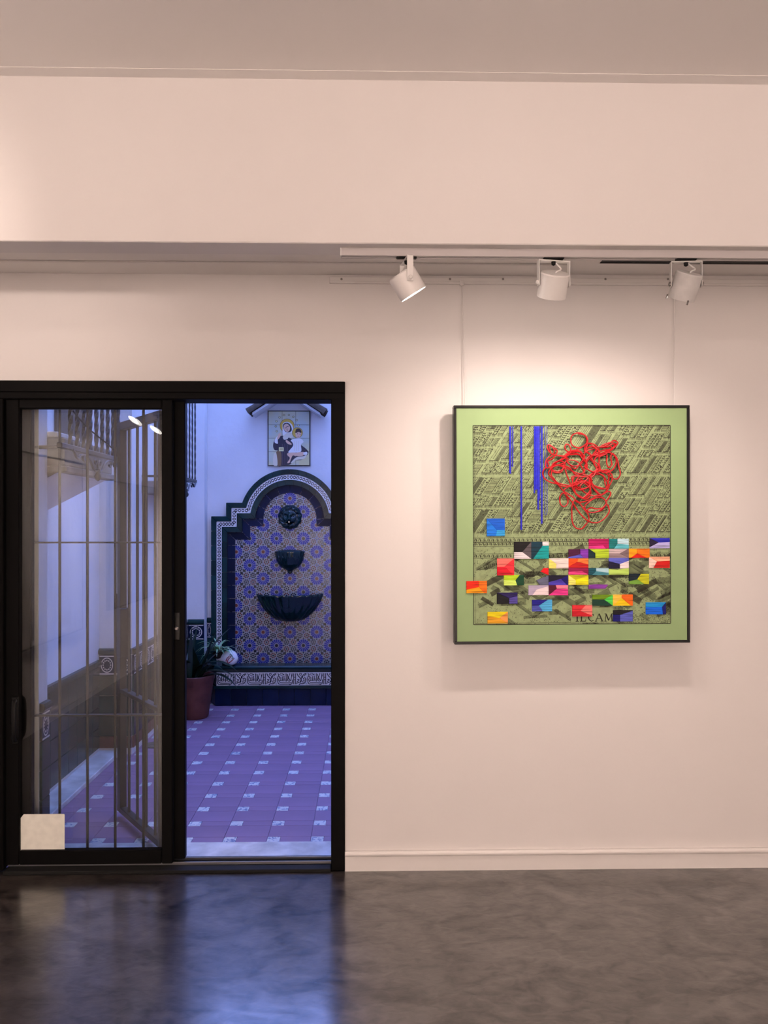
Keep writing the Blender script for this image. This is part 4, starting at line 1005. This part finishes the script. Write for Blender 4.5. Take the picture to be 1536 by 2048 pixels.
# little gable roof
rfz = P(578, 765, 6.78); sroof = thing('shrine_roof', 'small gable of weathered clay roof tiles over the tile picture', 'roof', (P(577, 800, CYB).x, CYB, 0))
def btile(p, ang, L, r0, r1, y):
    mb = MB(); n = 8; rg = []
    for t, r in ((0, r0), (1, r1)):
        for th_, rr in ((0, r), (1, r-.010)):
            rg.append([(t*L, rr*math.cos(math.pi*j/n), rr*math.sin(math.pi*j/n)) for j in range(n+1)])
    V = [v for g_ in rg for v in g_]; k = n+1; Fs = []
    for j in range(n): Fs += [(j, j+1, 2*k+j+1, 2*k+j), (k+j, k+j+1, 3*k+j+1, 3*k+j), (j, j+1, k+j+1, k+j), (2*k+j, 2*k+j+1, 3*k+j+1, 3*k+j)]
    Fs += [(0, k, 3*k, 2*k), (n, k+n, 3*k+n, 2*k+n)]
    R = Matrix.Rotation(-ang, 4, 'Y')
    return mb.add([tuple(Vector(p)+R @ Vector(v)) for v in V], Fs)
lx0 = P(498, 822, 6.74).x-sroof.location.x; lz0 = P(498, 822, 6.74).z; ax_z = lz0+.30
ang = math.radians(33)
for s in (-1, 1):
    for col_ in range(2):
        for k in range(3):
            L = .17; st = k*.145
            base = Vector((lx0+st*math.cos(ang), -.065-col_*.105, lz0-.028+st*math.sin(ang)+k*.004))
            mb = btile((0,0,0), ang, L, .058, .050, 0); mb.v = [tuple(base+Vector(v)) for v in mb.v]
            if s > 0: mb.v = [(-v[0], v[1], v[2]) for v in mb.v]
            mb.build('roof_tile', m_rooft, sroof, True)
    q = [(lx0+.03, -.0, lz0-.035), (lx0+.03+.42*math.cos(ang), 0, lz0-.035+.42*math.sin(ang))]
    mb = MB().prism([(q[0][0], q[0][2]), (q[1][0], q[1][2]), (q[1][0], q[1][2]+.02), (q[0][0], q[0][2]+.02)], lambda u, v, d: (u, -d, v), .20)
    if s > 0: mb.v = [(-v[0], v[1], v[2]) for v in mb.v]
    mb.build('roof_board', m_stucco, sroof)
q = P(578, 800, CYB); bt = MB().lathe([(0,0),(.022,0),(.022,.008),(.012,.02),(0,.022)], n=14); bt.v = [(v[0]+q.x, q.y-v[2], v[1]+q.z) for v in bt.v]
tag(bt.build('wall_lamp_bracket', m_iron, None, True), 'small dark round bracket on the wall under the little roof', 'bracket')

# ------------------------------------------------------------------ ironwork
def twist_bar(L, s=.008, tw=16.):
    mb = MB(); n = int(L/.02); V = []; Fs = []
    for i in range(n+1):
        z = L*i/n; a = z*tw*1.6
        for j in range(4):
            b = a+j*math.pi/2; V.append((s*1.35*math.cos(b), s*1.35*math.sin(b), z))
    for i in range(n):
        for j in range(4): Fs.append((i*4+j, i*4+(j+1) % 4, (i+1)*4+(j+1) % 4, (i+1)*4+j))
    Fs += [(3,2,1,0), tuple(n*4+j for j in range(4))]
    return mb.add(V, Fs)
me_tw = shared('twist', twist_bar(.75), m_iron); me_tw2 = shared('twist2', twist_bar(.95, .0048), m_iron)
def scroll(mb, p, s, r=.007):                       # hanging C-scroll in the y-z plane
    pts = [Vector((p[0], p[1]+s*q[0], p[2]+q[1])) for q in ((0,0),(.03,.02),(.07,.0),(.10,-.05),(.12,-.07),(.15,-.06),(.15,-.03),(.13,-.035))]
    mb.tube(catmull(pts, 4), r, 6)
def window_grille(xw, xo, y0, y1, z, label, mesh, n, ext):
    t = thing('window_grille', label, 'window grille', (xw, (y0+y1)/2, z)); ly0, ly1, dx = y0-(y0+y1)/2, y1-(y0+y1)/2, xo-xw
    MB().cbox(dx-.012, dx+.012, ly0-ext, ly1, -.012, .012, .003).build('bottom_rail', m_iron, t)
    for yy in (ly0+.01, ly1-.006): MB().cbox(0, dx, yy-.007, yy+.007, -.008, .008, .002).build('side_rail', m_iron, t)
    for i in range(n): link('twisted_bar', mesh, t, (dx, ly0+.03+(ly1-ly0-.045)*i/(n-1), .005))
    yc = (ly0+ly1)/2; u = (ly1-ly0)/.74
    for sg_ in (-1, 1):                              # hanging garland of wrought scrolls
        m_ = MB(); f = lambda q: Vector((dx+.010, yc+sg_*q[0]*u, q[1]*.52))
        m_.tube(catmull([f(q) for q in ((0,-.15),(.03,-.165),(.06,-.15),(.10,-.085),(.15,-.045),(.19,-.04),(.21,-.07),(.19,-.095),(.17,-.08))], 4), .006, 6)
        m_.tube(catmull([f(q) for q in ((.19,-.04),(.24,-.05),(.26,-.085),(.29,-.075),(.32,-.03),(.34,-.015))], 4), .006, 6)
        m_.tube(catmull([f(q) for q in ((.0,-.13),(.012,-.09),(.03,-.06),(.045,-.075),(.035,-.10),(.022,-.085))], 4), .005, 6)
        m_.build('scroll', m_iron, t, True)
    MB().lathe([(0,-.105),(.014,-.095),(.018,-.08),(.008,-.06),(.012,-.045),(0,-.04)], (dx+.010, yc, -.03), 10).build('drop_finial', m_iron, t, True)
    return t
X_s = -1.40
t = thing('window_sill', 'grey stone bay sill under the twisted iron grille near the door', 'sill', (X2, 4.06, 1.735))
MB().cbox(0, X_s-X2, -.34, .36, .03, .165, .008).build('sill_block', m_stone, t); MB().cbox(0, X_s-X2+.012, -.34, .372, 0, .032, .006).build('sill_moulding', m_stone, t)
MB().cbox(-.0, X_s-X2-.03, -.34, -.05, .165, .19, .004).build('sill_slab', m_marble, t)
MB().prism([(0, 0), (X_s-X2-.03, 0), (0, -.16)], lambda u, v, d: (u, -.34+d, v), .68).build('corbel', m_stucco, t)
window_grille(X2, -1.345, 3.62, 4.36, 1.843, 'twisted black iron window grille above the niche, seen through the glass', me_tw, 9, .1)
t = thing('window_1', 'tall brown shuttered window behind the iron grille above the niche', 'window', (X2, 4.68, 1.90), kind='structure')
MB().cbox(0, .02, -.20, .20, 0, .95, .004).build('shutter', m_shutter, t); MB().cbox(.02, .035, -.01, .01, 0, .95, .003).build('meeting_stile', m_shutter, t)
window_grille(X1, P(391, 900, 6.16).x, 5.45, 6.16, P(391, 963, 6.16).z, 'twisted black iron window grille far off beside the fountain wall', me_tw2, 8, 0)
t = thing('window_sill', 'narrow dark stone sill under the far iron grille', 'sill', (X1, 5.75, 1.70)); MB().cbox(0, .15, -.3, .3, 0, .09, .006).build('sill_block', m_stone, t)
# loose cable hanging by the window
def PXP(px, py, X): d = ray(px, py); return Vector((0, 0, CAMZ))+d*(X/d.x)
pts = [PXP(x, y, -1.315) for x, y in ((146, 822), (176, 856), (215, 888), (232, 903), (240, 899))]
tag(MB().tube(catmull(pts, 5), .0035, 6).build('loose_cable', m_black, None, True), 'thin dark cable sagging past the iron grille near the door', 'cable')

# fixed grille behind the glass
gy = 3.598
sg = thing('security_grille', 'fixed security grille of plain upright bars just behind the door glass', 'grille', (P(175, 1300, gy).x, gy, 0))
for px in (66, 119.5, 175, 230.5, 287):
    x = P(px, 1300, gy).x-sg.location.x; MB().tube([(x, 0, .004), (x, 0, dt-.03)], .0062, 10).build('bar', m_gate, sg, True)
for py, px in ((1085, 200), (1430, 200)):
    z = P(px, py, gy).z; a_ = P(60, py, gy).x-sg.location.x; b_ = P(330, py, gy).x-sg.location.x
    MB().cbox(a_, b_, -.012, .012, z-.0035, z+.0035, .001).build('crossbar', m_gate, sg)
z = dt-.034; MB().cbox(dl+.01-sg.location.x, P(345, 800, gy).x-sg.location.x, -.012, .012, z, z+.02, .002).build('top_bar', m_gate, sg)
# folded-back gate leaf
gF = G(241, 1612, .05); gN = G(322, 1683, .05); dv = (gN-gF); dv.z = 0; L = dv.length+.03
gate = thing('folding_gate', 'dark metal gate leaf folded back outside, with bars and a lock box', 'gate', (gF.x, gF.y, 0)); gate.rotation_euler = (0, 0, math.atan2(dv.y, dv.x))
ztop = P(241, 847, gF.y).z; zmid = P(243, 1374, gF.y).z
MB().cbox(0, .045, -.018, .018, .03, ztop, .002).build('stile', m_gate, gate); MB().cbox(L-.03, L, -.018, .018, .03, ztop, .002).build('stile', m_gate, gate)
for z0, z1 in ((.03, .058), (zmid-.02, zmid), (ztop-.04, ztop)): MB().cbox(.045, L-.03, -.018, .018, z0, z1, .002).build('rail', m_gate, gate)
for i in range(4):
    x = .045+(L-.075)*(i+.72)/4.3; MB().tube([(x, 0, .05), (x, 0, ztop-.02)], .0075, 8).build('bar', m_gate, gate, True)
zl = P(245, 1265, gF.y).z
MB().cbox(.004, .075, -.026, .026, zl-.12, zl+.13, .003).build('lock_box', m_gate, gate)
lkp = MB().cbox(-.004, .0, -.02, .02, zl-.15, zl+.2, .001).build('strike_plate', m_gate, gate)
# floor drain
q = G(312, 1490); dn = thing('floor_drain', 'dark round iron drain grating in the courtyard floor by the side wall', 'drain', (q.x, q.y, 0))
MB().lathe([(.0,.001),(.075,.001),(.08,.003),(.085,0)], n=24).build('drain_plate', m_iron, dn, True)
for i in range(5): MB().cbox(-.06, .06, -.05+.025*i-.004, -.05+.025*i+.004, .002, .005, .001).build('drain_bar', m_stone, dn)

# ------------------------------------------------------------------ plants
def strap(base, dirv, L, w, droop, n=10, fold=.25, lift=1.0):
    d = Vector(dirv).normalized(); side = d.cross(Vector((0, 0, 1)))
    if side.length < 1e-3: side = Vector((1, 0, 0))
    side.normalize(); p = Vector(base); V = []; Fs = []; cur = d.copy()
    for i in range(n+1):
        t = i/n; ww = w*math.sin(math.pi*min(1, .18+.82*t)**.8)*.5 if t < 1 else 0
        nn = side.cross(cur).normalized()
        V += [tuple(p-side*ww+nn*ww*fold), tuple(p), tuple(p+side*ww+nn*ww*fold)]
        p = p+cur*(L/n); cur = (cur+Vector((0, 0, -droop/n))).normalized()
    for i in range(n):
        for j in range(2): Fs.append((i*3+j, i*3+j+1, i*3+j+4, i*3+j+3))
    return MB().add(V, Fs)
pc = Vector((-1.345, 6.23, 0))
pt = thing('potted_plant', 'dark strap-leaved plant in a brown terracotta pot beside the fountain', 'plant', pc)
pot = MB().lathe([(0, 0), (.104, 0), (.112, .012), (.138, .20), (.150, .285), (.158, .300), (.160, .325), (.155, .332), (.146, .328), (.142, .30), (.138, .285), (0, .285)], n=48).build('pot', m_pot, pt, True)
MB().lathe([(0, .296), (.08, .292), (.138, .286)], n=24).build('soil', m_soil, pt, True)
rp = random.Random(4)
LV = [((.25,-.1,1),.42,.055,.7),((.62,-.25,.9),.50,.07,1.9),((.8,.1,.75),.42,.065,2.0),((-.12,-.3,1),.40,.06,.8),((.1,.3,1),.44,.05,.4),((.45,-.5,.9),.40,.06,1.5),((-.10,-.5,.9),.36,.06,1.4),((.06,-.15,1),.45,.04,.3),((.9,-.35,.6),.36,.06,1.6),((-.08,.5,.9),.34,.06,1.2),((.35,.25,1),.5,.055,1.0),((.55,-.05,1),.48,.06,1.3)]
for i, (d, L, w, dr_) in enumerate(LV):
    strap((.05*math.cos(i*2.4), .05*math.sin(i*2.4), .29), d, L, w, dr_, 12).build('leaf', m_leafd, pt, True)
sx_, sy_ = P(452, 1325, 6.62), None
sp0 = Vector((P(449, 1325, 6.62).x, 6.63, zt))
spl = thing('spider_plant', 'small green and white spider plant in a white shell planter on the fountain rim', 'plant', sp0)
# shell planter: ovoid body, open towards the plant
bod = MB(); V = []; Fs = []; nu, nv = 20, 14
for i in range(nv+1):
    t = i/nv; x = -.055+.165*t; r = .058*math.sqrt(max(0, 1-((t-.60)/.62)**2 if t < .60 else 1-((t-.60)/.405)**2))*(1.25 if t > .45 else .75+.5*t/.45)
    for j in range(nu):
        a = j*2*math.pi/nu; V.append((x, .8*r*math.cos(a), .056+r*math.sin(a)*(1 if math.sin(a) > 0 else .77)))
for i in range(nv):
    for j in range(nu): Fs.append((i*nu+j, i*nu+(j+1) % nu, (i+1)*nu+(j+1) % nu, (i+1)*nu+j))
bod.add(V, Fs); bod.build('planter', m_porc, spl, True)
mk = MB()
for (x0, z0_, x1, z1_, xm_, zm_) in ((.030,.030,.062,.080,.040,.060),(.036,.026,.080,.060,.055,.038),(.020,.045,.050,.085,.030,.070)):
    mk.tube(catmull([(x0, -.0560, z0_), (xm_, -.0590, zm_), (x1, -.0500, z1_)], 4), .0035, 6)
mk.build('red_mark', m_red, spl, True)
mk = MB()
for x, z in ((.066, .082), (.078, .066), (.060, .094)): mk.tube(catmull([(x-.010, -.0520, z), (x, -.0540, z+.006), (x+.010, -.0500, z-.002)], 3), .0025, 6)
mk.build('black_mark', m_tblack, spl, True)
c_ = Vector((-.055, -.005, .115))
MB().lathe([(0, -.06), (.035, -.05), (.045, -.01), (.03, .0), (0, .004)], tuple(c_), 14).build('root_crown', m_soil, spl, True)
for i in range(34):
    a = i*2.39996; e = .35+.9*((i*7) % 11)/11
    d = (math.cos(a)*math.cos(e), .55*math.sin(a)*math.cos(e)-.12, math.sin(e))
    strap(c_+Vector((.01*math.cos(a), .01*math.sin(a), 0)), d, .13+.10*((i*5) % 7)/7, .017, 2.2, 9).build('leaf', m_leafl, spl, True)
